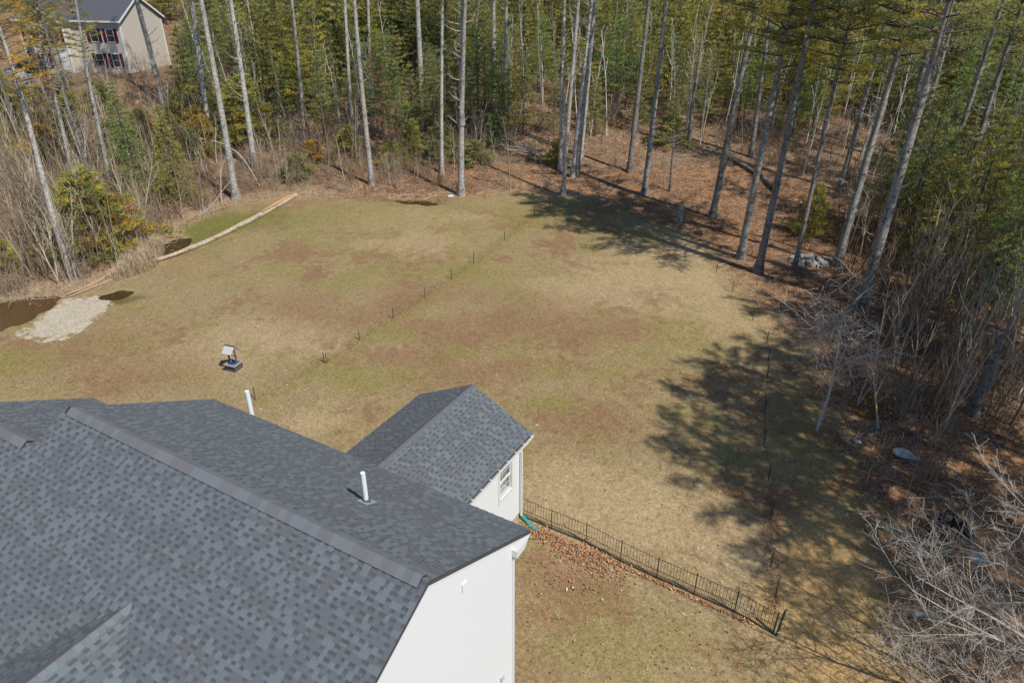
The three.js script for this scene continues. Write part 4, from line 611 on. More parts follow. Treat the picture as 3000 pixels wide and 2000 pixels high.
{
  const r = rngOf(88); const zone = (poly, n, label, group, kinds, s0, s1) => { const xs = poly.map((q) => q[0]), ys = poly.map((q) => q[1]); let c = 0, t = 0; while (c < n && t++ < 6000) { const x = lerp(Math.min(...xs), Math.max(...xs), r()), y = lerp(Math.min(...ys), Math.max(...ys), r()); let ins = false; for (let i = 0, j = poly.length - 1; i < poly.length; j = i++) if ((poly[i][1] > y) !== (poly[j][1] > y) && x < (poly[j][0] - poly[i][0]) * (y - poly[i][1]) / (poly[j][1] - poly[i][1]) + poly[i][0]) ins = !ins; if (!ins) continue; const b = ground(x, y); if (woods(b.x, b.z) < 0.3) continue; const which = kinds[Math.floor(r() * kinds.length)], m = solo('sapling', SAPS[which], limbMaterial, SAPWORD[which] + label, 'sapling', b, group), k = lerp(s0, s1, r()); m.scale.setScalar(k); m.rotation.set((r() - 0.5) * 0.2, r() * 6.28, (r() - 0.5) * 0.24); c++; } };
  zone([[-40, 430], [300, 380], [640, 440], [660, 600], [420, 700], [230, 800], [-40, 850]], 104, 'bare sapling in the thicket behind the pond', 'bare saplings in the thicket behind the pond', [0, 1, 4, 5, 0, 3], 0.7, 1.2);
  zone([[700, 330], [1300, 300], [1900, 330], [1950, 440], [1500, 500], [1100, 560], [720, 560]], 66, 'bare sapling among the brush behind the lawn', 'bare saplings behind the lawn', [0, 2, 5, 6, 1], 0.6, 1.05);
  zone([[2520, 620], [3040, 600], [3040, 1250], [2800, 1150], [2560, 940], [2480, 780]], 96, 'bare sapling in the thicket beyond the largest grey pine', 'bare saplings beyond the largest grey pine', [0, 1, 3, 4, 1, 6], 0.7, 1.15);
  zone([[1950, 330], [2500, 380], [2500, 520], [2100, 460]], 22, 'bare sapling behind the long fallen trunk', 'bare saplings behind the fallen trunk', [0, 1, 3], 0.7, 1.1);
}
const BIRCHES = [0, 1, 2].map((k) => { const r = rngOf(560 + k), s = new Shape(); grow(s, V(0, -0.05, 0), V((r() - 0.5) * 0.16, 1, (r() - 0.5) * 0.16).normalize(), 9 + k, 0.065, 0, r, { tip: 0.012, bend: 0.09, levels: 2, kids: [12, 3], from: [0.35, 0.3], short: [0.1, 0.22], spread: 0.8, lift: 0.4, col: k === 1 ? [0.36, 0.31, 0.26] : [0.58, 0.54, 0.47], rise: 0.03 }); return s.geometry(); });
{
  const r = rngOf(89); for (const [x0, x1, y0, y1, n] of [[1000, 2300, 270, 430, 58], [600, 1000, 260, 420, 18], [2350, 3000, 380, 640, 34]]) for (let k = 0; k < n; k++) { const bx = lerp(x0, x1, r()), b = ground(bx, lerp(y0, y1, r())), w = Math.floor(r() * 3), m = solo('bare_birch', BIRCHES[w], limbMaterial, (w === 1 ? 'thin grey' : 'thin pale') + ' bare stem rising through the young pines ' + (bx < 1000 ? 'behind the arched white branch' : bx < 1550 ? 'behind the forked pine' : bx < 2300 ? 'behind the open brown litter' : 'beyond the stone pile'), 'tree', b, 'thin bare stems rising through the young pines'); m.scale.setScalar(0.75 + 0.5 * r()); m.rotation.set((r() - 0.5) * 0.08, r() * 6.28, (r() - 0.5) * 0.1); }
}
{ // the rest of the stems in the thickets
  const r = rngOf(90), zones = [[-60, 660, 300, 840, 300], [2480, 3080, 560, 1260, 200], [700, 1960, 400, 560, 70]], spots = []; for (const [x0, x1, y0, y1, n] of zones) for (let k = 0, t = 0; k < n && t < 4000; t++) { const b = ground(lerp(x0, x1, r()), lerp(y0, y1, r())); if (woods(b.x, b.z) < 0.8 || within(openGround, b.x, b.z) > 0) continue; spots.push(b); k++; }
  const g = new THREE.Group(); g.name = 'thicket_stems'; g.userData.kind = 'stuff'; scene.add(g);
  SAPS.forEach((geo, i) => { const mine = spots.filter((_, k) => k % SAPS.length === i); mass('stems', geo, limbMaterial, mine.length, (d, c, k) => { d.position.copy(mine[k]); d.rotation.set((r() - 0.5) * 0.25, r() * 6.28, (r() - 0.5) * 0.25); d.scale.setScalar(0.5 + 0.6 * r()); const j = 0.7 + 0.5 * r(); c.setRGB(j, j, j); }, g); });
}
// named leafless trees
{
  const r = rngOf(611), b = ground(2393, 1262), s = new Shape(); grow(s, V(0, -0.05, 0), V(0.2, 1, -0.1).normalize(), 6.0, 0.075, 0, r, { bend: 0.26, levels: 3, kids: [14, 8, 5], from: [0.34, 0.15, 0.2], short: [0.45, 0.75], spread: 1.9, lift: -0.05, col: [0.50, 0.42, 0.34], rise: 0.0, tip: 0.009 });
  solo('bare_tree', s, limbMaterial, 'small spreading leafless tree at the edge of the yard above the boulder', 'tree', b);
}
{
  const s = new Shape(), r = rngOf(622), base = V(16.2, 0, -10.4), o = { bend: 0.36, levels: 3, kids: [11, 7, 5], from: [0.2, 0.15, 0.15], short: [0.34, 0.6], spread: 1.15, lift: 0.05, col: [0.46, 0.41, 0.34], rise: 0.02, tip: 0.005 };
  const stem = [V(0, -0.1, 0), V(-0.1, 1.4, -0.05), V(-0.3, 2.8, -0.15), V(-0.5, 4.2, -0.3)]; s.tube(stem, [0.2, 0.16, 0.14, 0.11], 10, [0.36, 0.33, 0.29]);
  for (const [y, dx, dy, dz, L] of [[1.2, -1, 0.12, -0.55, 6], [1.7, -1, 0.3, 0.1, 6.6], [2.2, -0.9, 0.25, -0.9, 6.4], [2.7, -1, 0.4, -0.25, 6.4], [3.2, -0.6, 0.6, -0.8, 5.6], [3.6, -0.9, 0.5, 0.4, 5.6], [4.1, -0.7, 0.8, -0.2, 5.2], [2.4, -1, 0.05, -0.25, 6.4], [3.0, 0.5, 0.7, -0.6, 4], [1.9, -0.7, 0.15, 0.7, 5.5], [3.4, -1, 0.25, -0.1, 6.2], [2.0, -1, 0.1, 0.35, 6]]) grow(s, stem[Math.min(3, Math.floor(y / 1.4))].clone().lerp(stem[Math.min(3, Math.floor(y / 1.4) + 1)], (y / 1.4) % 1), V(dx, dy, dz).normalize(), L, 0.058, 0, r, o);
  solo('bare_tree', s, limbMaterial, 'pale grey leafless tree with tangled branches reaching over the sandy drive', 'tree', base);
}
{
  const s = new Shape(), r = rngOf(633), b = flat(3075, 1330); grow(s, V(0, -0.1, 0), V(-0.25, 1, 0.1).normalize(), 7, 0.11, 0, r, { bend: 0.22, levels: 3, kids: [12, 6, 4], from: [0.25, 0.15, 0.15], short: [0.4, 0.65], spread: 1.2, lift: 0.05, col: [0.46, 0.42, 0.36], rise: 0.0, tip: 0.005 });
  solo('bare_tree', s, limbMaterial, 'pale leafless tree standing over the orange leaf litter by the tires', 'tree', b);
}
{
  const s = new Shape(), r = rngOf(655), b = ground(1600, 462); for (let k = 0; k < 5; k++) grow(s, V(-0.3 * k, 0.15 + 0.12 * k, (r() - 0.5) * 0.6), V(-1, 0.1 + 0.25 * r(), (r() - 0.5) * 0.7).normalize(), 3.2 + r(), 0.045, 0, r, { bend: 0.3, levels: 2, kids: [8, 4], from: [0.2, 0.2], short: [0.3, 0.5], spread: 1.1, lift: 0.15, col: [0.42, 0.37, 0.31], tip: 0.008, rise: 0 });
  solo('fallen_branches', s, limbMaterial, 'tangle of pale fallen branches lying left of the clump of stems', 'branches', b);
}
{ // beech sapling that kept its rusty leaves
  const b = ground(1136, 462), t = thing('leafy_sapling', 'small tree still holding rusty orange leaves beside the cracked pale pine', 'tree', b), r = rngOf(644), s = new Shape(), lf = new Shape(), leaf = (p) => { for (let k = 0; k < 7; k++) { const q = p.clone().add(V(r() - 0.5, r() - 0.5, r() - 0.5).multiplyScalar(0.55)), a = V(r() - 0.5, r() - 0.5, r() - 0.5).normalize().multiplyScalar(0.09), c = V(r() - 0.5, r() - 0.5, r() - 0.5).normalize().multiplyScalar(0.06), j = 0.75 + 0.5 * r(); lf.quad(q.clone().add(a), q.clone().add(c), q.clone().sub(a), q.clone().sub(c), [0.36 * j, 0.17 * j, 0.075 * j]); } };
  grow(s, V(0, -0.05, 0), V(0, 1, 0), 8.4, 0.06, 0, r, { bend: 0.1, levels: 2, kids: [18, 6], from: [0.06, 0.2], short: [0.22, 0.36], spread: 1.0, lift: 0.2, col: [0.42, 0.32, 0.26], end: leaf }); part('stem', s, limbMaterial, t); part('leaves', lf, limbMaterial, t).userData.kind = 'stuff';
}
// uncountable brush, twigs, litter, reeds, grass
function brush(seed, n, h, col) { const r = rngOf(seed), s = new Shape(); for (let k = 0; k < n; k++) { const a = r() * 6.28, d = V(Math.cos(a) * 0.6 * r(), 1, Math.sin(a) * 0.6 * r()).normalize(); grow(s, V((r() - 0.5) * 1.1, -0.05, (r() - 0.5) * 1.1), d, h * (0.5 + 0.7 * r()), 0.017, 1, r, { bend: 0.4, levels: 2, kids: [0, 3], from: [0, 0.25], short: [0.35, 0.6], spread: 1.1, lift: 0.1, col, tip: 0.008 }); } return s.geometry(); }
const BRUSH = [brush(701, 8, 1.7, TWIGS.grey), brush(702, 10, 1.2, TWIGS.brown), brush(703, 6, 2.3, [0.36, 0.30, 0.23])];
BRUSH.forEach((g, gi) => {
  const r = rngOf(710 + gi); mass('underbrush', g, limbMaterial, 1700, (d, c) => { let x, z, w, k = 0; do { const az = (r() - 0.5) * 1.45, q = 24 + 85 * Math.pow(r(), 0.8); x = Math.sin(az) * q; z = -Math.cos(az) * q; w = woods(x, z); k++; } while (k < 60 && (w < 0.8 || w > 60 || !inFrame(x, z))); if (k >= 60) return false; if (within(openGround, x, z) > 0 && r() < 0.88) return false; if (x > 0 && w < 2.5 && r() < 0.6) return false; const s = (0.6 + 0.8 * r()) * (x < -14 ? 0.85 : 0.8); d.position.set(x, land(x, z), z); d.rotation.y = r() * 6.28; d.scale.set(s, s * (0.7 + 0.6 * r()), s); const j = 0.75 + 0.5 * r(); c.setRGB(j, j * 0.97, j * 0.94); });
});
{ // low slash on the open ground
  const r = rngOf(719); mass('branch_slash', BRUSH[1], limbMaterial, 330, (d, c) => { const p = ground(lerp(1420, 2600, r()), lerp(430, 960, r())); if (woods(p.x, p.z) < 1.2 || within(openGround, p.x, p.z) < 0) return false; d.position.copy(p); d.position.y += 0.1; d.rotation.set(0, r() * 6.28, 0); const s = 0.5 + 0.6 * r(); d.scale.set(s * 1.2, s * 0.22, s * 1.2); const j = 0.5 + 0.9 * r(); c.setRGB(j, j * 0.95, j * 0.9); });
}
{
  const leafQuad = (() => { const s = new Shape(); s.quad(V(-0.5, 0, 0), V(0, 0.12, 0.32), V(0.5, 0, 0), V(0, 0.1, -0.32), [1, 1, 1]); return s.geometry(); })();
  const stick = (() => { const s = new Shape(); s.tube([V(-0.5, 0, 0), V(-0.1, 0.03, 0.04), V(0.5, 0.01, -0.03)], [0.016, 0.014, 0.008], 4, [1, 1, 1]); return s.geometry(); })();
  const r = rngOf(721), COL = [[0.40, 0.22, 0.11], [0.30, 0.16, 0.085], [0.48, 0.32, 0.18], [0.22, 0.125, 0.08], [0.52, 0.40, 0.27]];
  mass('leaf_litter', leafQuad, limbMaterial, 42000, (d, c) => { let x, z, w, k = 0; do { const az = (r() - 0.5) * 1.45, q = 14 + 60 * Math.pow(r(), 0.75); x = Math.sin(az) * q; z = -Math.cos(az) * q; w = woods(x, z); k++; } while (k < 40 && (w < -1.2 || !inFrame(x, z))); if (k >= 40) return false; if (w < 0.5 && r() < 0.6) return false; d.position.set(x, land(x, z) + 0.05, z); d.rotation.set((r() - 0.5) * 1.1, r() * 6.28, (r() - 0.5) * 1.1); d.scale.setScalar(0.06 + 0.1 * r() * r() + 0.02); const q = COL[Math.floor(r() * 5)], j = 0.7 + 0.6 * r(); c.setRGB(q[0] * j, q[1] * j, q[2] * j); });
  mass('fallen_twigs', stick, limbMaterial, 7000, (d, c) => { let x, z, w, k = 0; do { const az = (r() - 0.5) * 1.45, q = 16 + 62 * Math.pow(r(), 0.75); x = Math.sin(az) * q; z = -Math.cos(az) * q; w = woods(x, z); k++; } while (k < 40 && (w < -0.6 || !inFrame(x, z))); if (k >= 40) return false; d.position.set(x, land(x, z) + 0.07, z); d.rotation.set(0, r() * 6.28, (r() - 0.5) * 0.3); const L = 0.3 + 1.6 * r() * r(); d.scale.set(L, 0.7 + L * 0.5, 0.7 + L * 0.5); const j = 0.18 + 0.32 * r(); c.setRGB(j * 1.05, j * 0.88, j * 0.72); });
  // leaves caught along the metal fence and the wire line
  const a = flat(1560, 1545), b = flat(2210, 1835), pile = [[1600, 1580, 1.0, 0.5, 220], [1690, 1628, 1.5, 0.8, 420], [1760, 1655, 1.2, 0.7, 260], [1560, 1555, 0.5, 0.25, 90], [1700, 1700, 2.5, 1.6, 160]].map(([x, y, rx, rz, n]) => [flat(x, y), rx, rz, n]);
  const spots = []; for (const [p, rx, rz, n] of pile) for (let k = 0; k < n; k++) { const q = Math.sqrt(-2 * Math.log(1 - r() * 0.98)) * 0.42, t = r() * 6.28; const u = Math.cos(t) * q * rx, v = Math.sin(t) * q * rz; spots.push([p.x + u * 0.84 + v * 0.54, p.z + u * 0.54 - v * 0.84, 0.05 + 0.05 * r()]); }
  for (let k = 0; k < 650; k++) { const t = r(), q = (r() + r() - 1) * 0.26; spots.push([lerp(a.x, b.x, t) + q * 0.54, lerp(a.z, b.z, t) + q * 0.84, 0.04 + 0.04 * r()]); }
  for (let k = 0; k < 260; k++) { const i = Math.floor(r() * 8), t = r(), q = (r() - 0.5) * 0.5; spots.push([lerp(wireLine[i].x, wireLine[i + 1].x, t) + q, lerp(wireLine[i].z, wireLine[i + 1].z, t) + q, 0.05]); }
  for (let k = 0; k < 240; k++) { const p = flat(lerp(2235, 2285, r()), lerp(1450, 1800, r())); spots.push([p.x + (r() - 0.5) * 0.2, p.z, 0.05]); }
  for (let k = 0; k < 1500; k++) { const p = flat(lerp(0, 2300, r()), lerp(640, 2000, Math.sqrt(r()))); spots.push([p.x, p.z, 0.045]); }
  const LC = [[0.45, 0.23, 0.11], [0.36, 0.17, 0.085], [0.55, 0.34, 0.19], [0.28, 0.13, 0.07]];
  mass('fallen_leaves', leafQuad, limbMaterial, spots.length, (d, c, k) => { const [x, z, y] = spots[k]; if (woods(x, z) > 0) return false; d.position.set(x, land(x, z) + dimple(x, z) + y * 0.9, z); d.rotation.set((r() - 0.5) * 1.3, r() * 6.28, (r() - 0.5) * 1.3); d.scale.setScalar(0.05 + 0.07 * r()); const q = LC[Math.floor(r() * 4)], j = 0.75 + 0.5 * r(); c.setRGB(q[0] * j, q[1] * j, q[2] * j); });
  const scrap = []; for (let k = 0; k < 150; k++) { const p = flat(lerp(200, 2200, r()), lerp(620, 1900, r())); scrap.push(p); }
  mass('pale_chips', leafQuad, limbMaterial, scrap.length, (d, c, k) => { const p = scrap[k]; if (woods(p.x, p.z) > -0.5) return false; d.position.set(p.x, dimple(p.x, p.z) + 0.04, p.z); d.rotation.set((r() - 0.5) * 0.5, r() * 6.28, (r() - 0.5) * 0.5); const s = 0.05 + 0.07 * r() * r(); d.scale.set(s * (1 + 2 * r() * r()), s, s); c.setRGB(0.72, 0.66, 0.56); });
}
{ // dead reeds and tall straw along the water, short dry turf on the lawn
  const r = rngOf(731), reed = (() => { const s = new Shape(), q = rngOf(5); for (let k = 0; k < 9; k++) { const a = q() * 6.28, t = 0.12 + 0.4 * q(), x = (q() - 0.5) * 0.2, z = (q() - 0.5) * 0.2, h = 0.6 + 0.5 * q(), w = 0.012, j = 0.8 + 0.4 * q(), c = [0.52 * j, 0.40 * j, 0.26 * j], p0 = V(x, 0, z), p1 = V(x + Math.cos(a) * t * 0.4, h * 0.6, z + Math.sin(a) * t * 0.4), p2 = V(x + Math.cos(a) * t, h, z + Math.sin(a) * t), sd = V(-Math.sin(a), 0, Math.cos(a)).multiplyScalar(w); s.quad(p0.clone().add(sd), p0.clone().sub(sd), p1.clone().sub(sd), p1.clone().add(sd), c); s.tri(p1.clone().sub(sd), p2, p1.clone().add(sd), c); } return s.geometry(); })();
  const beds = [[[330, 830], [400, 720], [470, 690], [480, 735], [455, 790], [380, 815]], [[0, 865], [180, 830], [330, 800], [380, 812], [300, 850], [160, 870], [0, 890]], [[470, 690], [650, 600], [860, 560], [880, 575], [700, 610], [560, 655], [500, 685]], [[900, 560], [1060, 560], [1080, 590], [880, 585]]].map(polygon), per = [700, 900, 900, 350];
  const spots = []; beds.forEach((b, i) => { const x0 = Math.min(...b.map((q) => q.x)), x1 = Math.max(...b.map((q) => q.x)), z0 = Math.min(...b.map((q) => q.z)), z1 = Math.max(...b.map((q) => q.z)); let n = 0, t = 0; while (n < per[i] && t++ < 20000) { const x = lerp(x0, x1, r()), z = lerp(z0, z1, r()); if (within(b, x, z) > 0) { spots.push([x, z, i ? 0.28 : 0.95]); n++; } } });
  mass('dead_reeds', reed, limbMaterial, spots.length, (d, c, k) => { const [x, z, s] = spots[k]; d.position.set(x, land(x, z) + dimple(x, z) - 0.02, z); d.rotation.y = r() * 6.28; const q = s * (0.7 + 0.6 * r()); d.scale.set(q * 1.1, q, q * 1.1); const j = 0.85 + 0.3 * r(); c.setRGB(j, j, j); });
  const turf = (() => { const s = new Shape(), q = rngOf(6); for (let k = 0; k < 7; k++) { const a = q() * 6.28, t = 0.03 + 0.05 * q(), x = (q() - 0.5) * 0.1, z = (q() - 0.5) * 0.1, h = 0.02 + 0.03 * q(), sd = V(-Math.sin(a), 0, Math.cos(a)).multiplyScalar(0.006); s.tri(V(x, 0, z).add(sd), V(x, 0, z).sub(sd), V(x + Math.cos(a) * t, h, z + Math.sin(a) * t), [1, 1, 1]); } return s.geometry(); })();
  const o = [0, 0, 0]; mass('dry_turf', turf, limbMaterial, 90000, (d, c) => { const az = (r() - 0.5) * 1.45, q = 13 + 52 * Math.pow(r(), 0.7), x = Math.sin(az) * q, z = -Math.cos(az) * q, w = woods(x, z); if (w > 0.5 || !inFrame(x, z, 1.02)) return false; if (within(SAND, x, z) > -0.2 || within(DRIVE, x, z) > -0.6 || poolAreas.some((q) => within(q, x, z) > -0.4)) return false; const h = house.worldToLocal(V(x, 0, z)); if (h.x > 0 && h.x < 16 && h.z < 0 || (h.x > 3.6 && h.x < 8.3 && h.z < 6.2)) return false; groundColor(x, z, o); const j = 0.75 + 0.6 * r(); c.setRGB(o[0] * j * 1.05, o[1] * j * 1.05, o[2] * j); d.position.set(x, land(x, z) + dimple(x, z) - 0.004, z); d.rotation.y = r() * 6.28; const s = 0.7 + 0.8 * r(); d.scale.set(s, s, s); });
}
// ---------------------------------------------------------------- fences
{
  const iron = std({ color: rgb(0.035, 0.028, 0.022), roughness: 0.55, metalness: 0.3 }), foot = [[1530, 1516], [1615, 1552], [1716, 1593], [1817, 1646], [1923, 1696], [2033, 1744], [2151, 1796], [2265, 1860]].map(([x, y]) => flat(x, y));
  const f = thing('metal_fence', 'low brown metal picket fence running from the rear wing across the lawn', 'fence', V(foot[0].x, 0.03, foot[0].z)), o = f.position;
  const rod = new THREE.CylinderGeometry(1, 1, 1, 6), bar = new THREE.BoxGeometry(1, 1, 1), up = V(0, 1, 0);
  const put = (geo, name, a, b, w) => { const m = part(name, geo, iron, f); m.position.copy(a).add(b).multiplyScalar(0.5).sub(o); m.scale.set(w, a.distanceTo(b), w); m.quaternion.setFromUnitVectors(up, b.clone().sub(a).normalize()); return m; };
  const on = (q, h) => V(q.x, 0.03 + h, q.z), r = rngOf(41);
  foot.forEach((q, i) => {
    if (i) put(bar, 'post', on(q, -0.05), on(q, 1.04), 0.032);
    if (i === foot.length - 1) return; const n = foot[i + 1], L = q.distanceTo(n), k = Math.round(L / 0.115), arch = 0.03;
    put(bar, 'rail', on(q, 0.94), on(n, 0.92), 0.016); put(bar, 'rail', on(q, 0.40), on(n, 0.38), 0.016); put(bar, 'rail', on(q, 0.07), on(n, 0.06), 0.016);
    for (let j = 1; j < k; j++) { const p = q.clone().lerp(n, j / k); put(rod, 'picket', on(p, 0.02), on(p, 0.985), 0.0068); }
    for (let j = 0; j < k; j++) { const p = q.clone().lerp(n, (j + 0.5) / k); put(rod, 'picket', on(p, 0.02), on(p, 0.43), 0.0058); }
  });
  const e = foot[foot.length - 1], t = thing('stake_bundle', 'bundle of dark green stakes leaning against the end of the metal fence', 'stakes', V(e.x + 0.06, 0.03, e.z + 0.05)), gm = std({ color: rgb(0.012, 0.05, 0.035), roughness: 0.5 });
  for (let k = 0; k < 4; k++) { const s = new Shape(); s.tube([V(0.03 * (k % 2), 0, 0.03 * (k >> 1)), V(0.14 + 0.03 * (k % 2), 0.95 + 0.06 * k, -0.12 + 0.03 * (k >> 1))], [0.021, 0.021], 8, [1, 1, 1], 1, true); part('stake', s, gm, t); }
  for (const y of [0.2, 0.65]) { const s = new Shape(), pts = []; for (let k = 0; k <= 12; k++) { const a = k / 12 * 6.283; pts.push(V(0.015 + 0.14 * y + 0.045 * Math.cos(a), y, 0.015 - 0.12 * y + 0.045 * Math.sin(a))); } s.tube(pts, pts.map(() => 0.006), 5, [1, 1, 1]); part('tie', s, std({ color: rgb(0.6, 0.62, 0.6) }), t); }
}
{
  const green = std({ color: rgb(0.018, 0.05, 0.032), roughness: 0.5 }), black = std({ color: rgb(0.03, 0.04, 0.03), roughness: 0.6 }), postG = new THREE.CylinderGeometry(0.021, 0.021, 1, 7);
  const fence = (label, pts, hs, twin) => {
    const f = thing('wire_fence', label, 'fence', pts[0].clone()), o = f.position, s = new Shape(), c = [1, 1, 1];
    pts.forEach((p, i) => { const y = land(p.x, p.z) + 0.02, h = hs[i % hs.length], m = part('post', postG, green, f); m.position.set(p.x - o.x, y + h / 2 - 0.05 - o.y, p.z - o.z); m.scale.y = h + 0.1; m.rotation.z = (i % 3 - 1) * 0.03;
      if (twin === i) { const m2 = part('post', postG, green, f); m2.position.copy(m.position).add(V(0.13, -0.02, 0.05)); m2.scale.y = h + 0.06; m2.rotation.z = -0.02; }
      const n = pts[i + 1]; if (!n) return; const L = p.distanceTo(n), k = Math.max(2, Math.round(L / 0.16)), at = (t, h2) => V(lerp(p.x, n.x, t) - o.x, lerp(y, land(n.x, n.z) + 0.02, t) + h2 - 0.02 * Math.sin(Math.PI * t) - o.y, lerp(p.z, n.z, t) - o.z);
      for (let j = 0; j <= 4; j++) s.tube([at(0, 0.04 + j * 0.125), at(0.5, 0.04 + j * 0.125), at(1, 0.04 + j * 0.125)], [0.0016, 0.0016, 0.0016], 3, c); for (let j = 1; j < k; j++) s.tube([at(j / k, 0.04), at(j / k, 0.54)], [0.0014, 0.0014], 3, c); });
    part('netting', s, black, f).userData.kind = 'stuff';
  };
  fence('green stakes with thin wire netting running diagonally across the lawn', wireLine, [0.75, 0.68, 0.7, 0.72, 0.72, 0.75, 0.92, 0.7, 0.75], 1);
  fence('thin dark stakes with netting along the far and side edge of the lawn', [[1610, 606], [1694, 588], [1757, 602], [1860, 625], [1903, 637], [2049, 709], [2099, 801], [2145, 856], [2205, 939], [2246, 1007], [2250, 1060], [2247, 1107], [2238, 1213], [2238, 1303], [2250, 1410], [2257, 1521], [2257, 1664], [2271, 1750], [2267, 1850]].map(([x, y]) => ground(x, y)), [0.8, 0.78, 0.82]);
  solo('fence_post', (() => { const s = new Shape(); s.tube([V(0, -0.05, 0), V(0, 1.4, 0)], [0.022, 0.022], 7, [1, 1, 1], 1, true); return s; })(), green, 'lone green fence stake standing at the water edge behind the reeds', 'post', ground(505, 672));
  solo('fence_post', (() => { const s = new Shape(); s.tube([V(0, -0.05, 0), V(0.02, 1.1, 0)], [0.02, 0.02], 7, [1, 1, 1], 1, true); return s; })(), black, 'lone dark fence stake in front of the cracked pale pine', 'post', ground(1071, 582));
}
// ---------------------------------------------------------------- wishing well
{
  const p = flat(688, 1084); p.y = 0.03; const w = thing('wishing_well', 'small grey wooden wishing well planter with a shingled roof on the lawn', 'planter', p); w.rotation.y = THREE.MathUtils.degToRad(-20);
  const wood = (r, g, b) => matte({ color: rgb(r, g, b), bumpMap: barkTexture, bumpScale: 0.004 }), dark = wood(0.13, 0.105, 0.09), grey = wood(0.34, 0.30, 0.26), pale = wood(0.55, 0.53, 0.51), S = 0.3;
  part('foot', B(-S - 0.03, S + 0.03, -0.02, 0.045, -S - 0.03, S + 0.03), wood(0.42, 0.37, 0.31), w);
  for (const [x0, x1, z0, z1] of [[-S, S, S - 0.03, S], [-S, S, -S, -S + 0.03], [-S, -S + 0.03, -S + 0.03, S - 0.03], [S - 0.03, S, -S + 0.03, S - 0.03]]) for (let k = 0; k < 3; k++) part('side_board', B(x0, x1, 0.047 + k * 0.115, 0.157 + k * 0.115, z0, z1), dark, w);
  part('soil', B(-S + 0.03, S - 0.03, 0.04, 0.2, -S + 0.03, S - 0.03), wood(0.05, 0.035, 0.025), w);
  const R = S + 0.07, q = 0.13; for (const [x0, x1, z0, z1] of [[-R, R, R - q, R], [-R, R, -R, -R + q], [-R, -R + q, -R + q, R - q], [R - q, R, -R + q, R - q]]) part('rim_board', B(x0, x1, 0.395, 0.44, z0, z1), grey, w);
  for (const x of [-0.21, 0.21]) part('post', B(x - 0.032, x + 0.032, 0.19, 1.28, -0.032, 0.032), wood(0.17, 0.13, 0.11), w);
  part('crossbar', (() => { const s = new Shape(); s.tube([V(-0.3, 0.86, 0), V(0.32, 0.86, 0)], [0.02, 0.02], 8, [1, 1, 1], 1, true); return s; })(), dark, w);
  const roof = new THREE.Group(); roof.name = 'roof'; w.add(roof); const ap = 1.42, dz = 0.33, dy = 0.3, hx = 0.3;
  for (const s of [-1, 1]) {
    part('roof_board', new Shape().loft([V(-hx, ap - 0.01, 0), V(hx, ap - 0.01, 0), V(hx, ap - dy, s * dz), V(-hx, ap - dy, s * dz)], [V(-hx, ap - 0.03, 0), V(hx, ap - 0.03, 0), V(hx, ap - dy - 0.02, s * dz), V(-hx, ap - dy - 0.02, s * dz)]), dark, roof);
    for (let row = 0; row < 2; row++) for (let k = 0; k < 4; k++) { const t0 = row * 0.5, t1 = t0 + 0.56, x0 = -hx + k * 0.15 + 0.004, x1 = x0 + 0.142, y = (t) => ap - dy * t + 0.012, z = (t) => s * dz * t, l = 0.02 * (1 - row) + 0.006; part('shake', new Shape().loft([V(x0, y(t0) + 0.004, z(t0)), V(x1, y(t0) + 0.004, z(t0)), V(x1, y(t1) + l, z(t1)), V(x0, y(t1) + l, z(t1))], [V(x0, y(t0) - 0.012, z(t0)), V(x1, y(t0) - 0.012, z(t0)), V(x1, y(t1) - 0.012, z(t1)), V(x0, y(t1) - 0.012, z(t1))]), pale, roof); }
  }
  part('ridge_board', B(-hx - 0.01, hx + 0.01, ap + 0.012, ap + 0.035, -0.05, 0.05), dark, roof);
  const b = thing('plastic_pot', 'bright blue plastic pot standing inside the wishing well', 'pot', p.clone().add(V(0.02, 0.2, 0.08))), blue = std({ color: rgb(0.01, 0.13, 0.62), roughness: 0.4 }), s = new Shape(); s.tube([V(0, 0, 0), V(0, 0.24, 0)], [0.09, 0.125], 18, [1, 1, 1]); s.tube([V(0, 0.24, 0), V(0, 0.2401, 0), V(0, 0.16, 0)], [0.125, 0.115, 0.105], 18, [1, 1, 1]); part('body', s, blue, b); part('rim', new THREE.TorusGeometry(0.123, 0.012, 8, 24).rotateX(Math.PI / 2).translate(0, 0.24, 0), blue, b); part('soil', new THREE.CylinderGeometry(0.11, 0.11, 0.02, 18).translate(0, 0.18, 0), std({ color: rgb(0.03, 0.05, 0.12) }), b);
}
// ---------------------------------------------------------------- logs, branches, stones
const paleLog = matte({ map: barkTexture, bumpMap: barkTexture, bumpScale: 0.03, color: rgb(1.2, 1.02, 0.84), vertexColors: true }), cutWood = matte({ color: rgb(0.58, 0.33, 0.15) }), splitWood = matte({ color: rgb(0.48, 0.31, 0.18), bumpMap: barkTexture, bumpScale: 0.02 }), whiteBranch = matte({ color: rgb(0.62, 0.58, 0.53) });
function logShape(px, radii, lift, sides = 10) { const pts = px.map(([x, y], k) => { const g = ground(x, y); return g.add(V(0, (Array.isArray(lift) ? lift[k] : lift) + 0.03, 0)); }), c = new THREE.CatmullRomCurve3(pts), n = px.length * 5, q = c.getPoints(n), s = new Shape(), rr = rngOf(px[0][0]); s.tube(q, (k, a) => { const t = k / n * (radii.length - 1), i = Math.min(radii.length - 2, Math.floor(t)); return lerp(radii[i], radii[i + 1], t - i) * (1 + 0.1 * Math.sin(2 * a + k * 0.7) + 0.06 * Math.sin(k * 1.9)); }, sides, [1, 1, 1], 0.4, [0.9, 0.6, 0.4]); return { s, q }; }
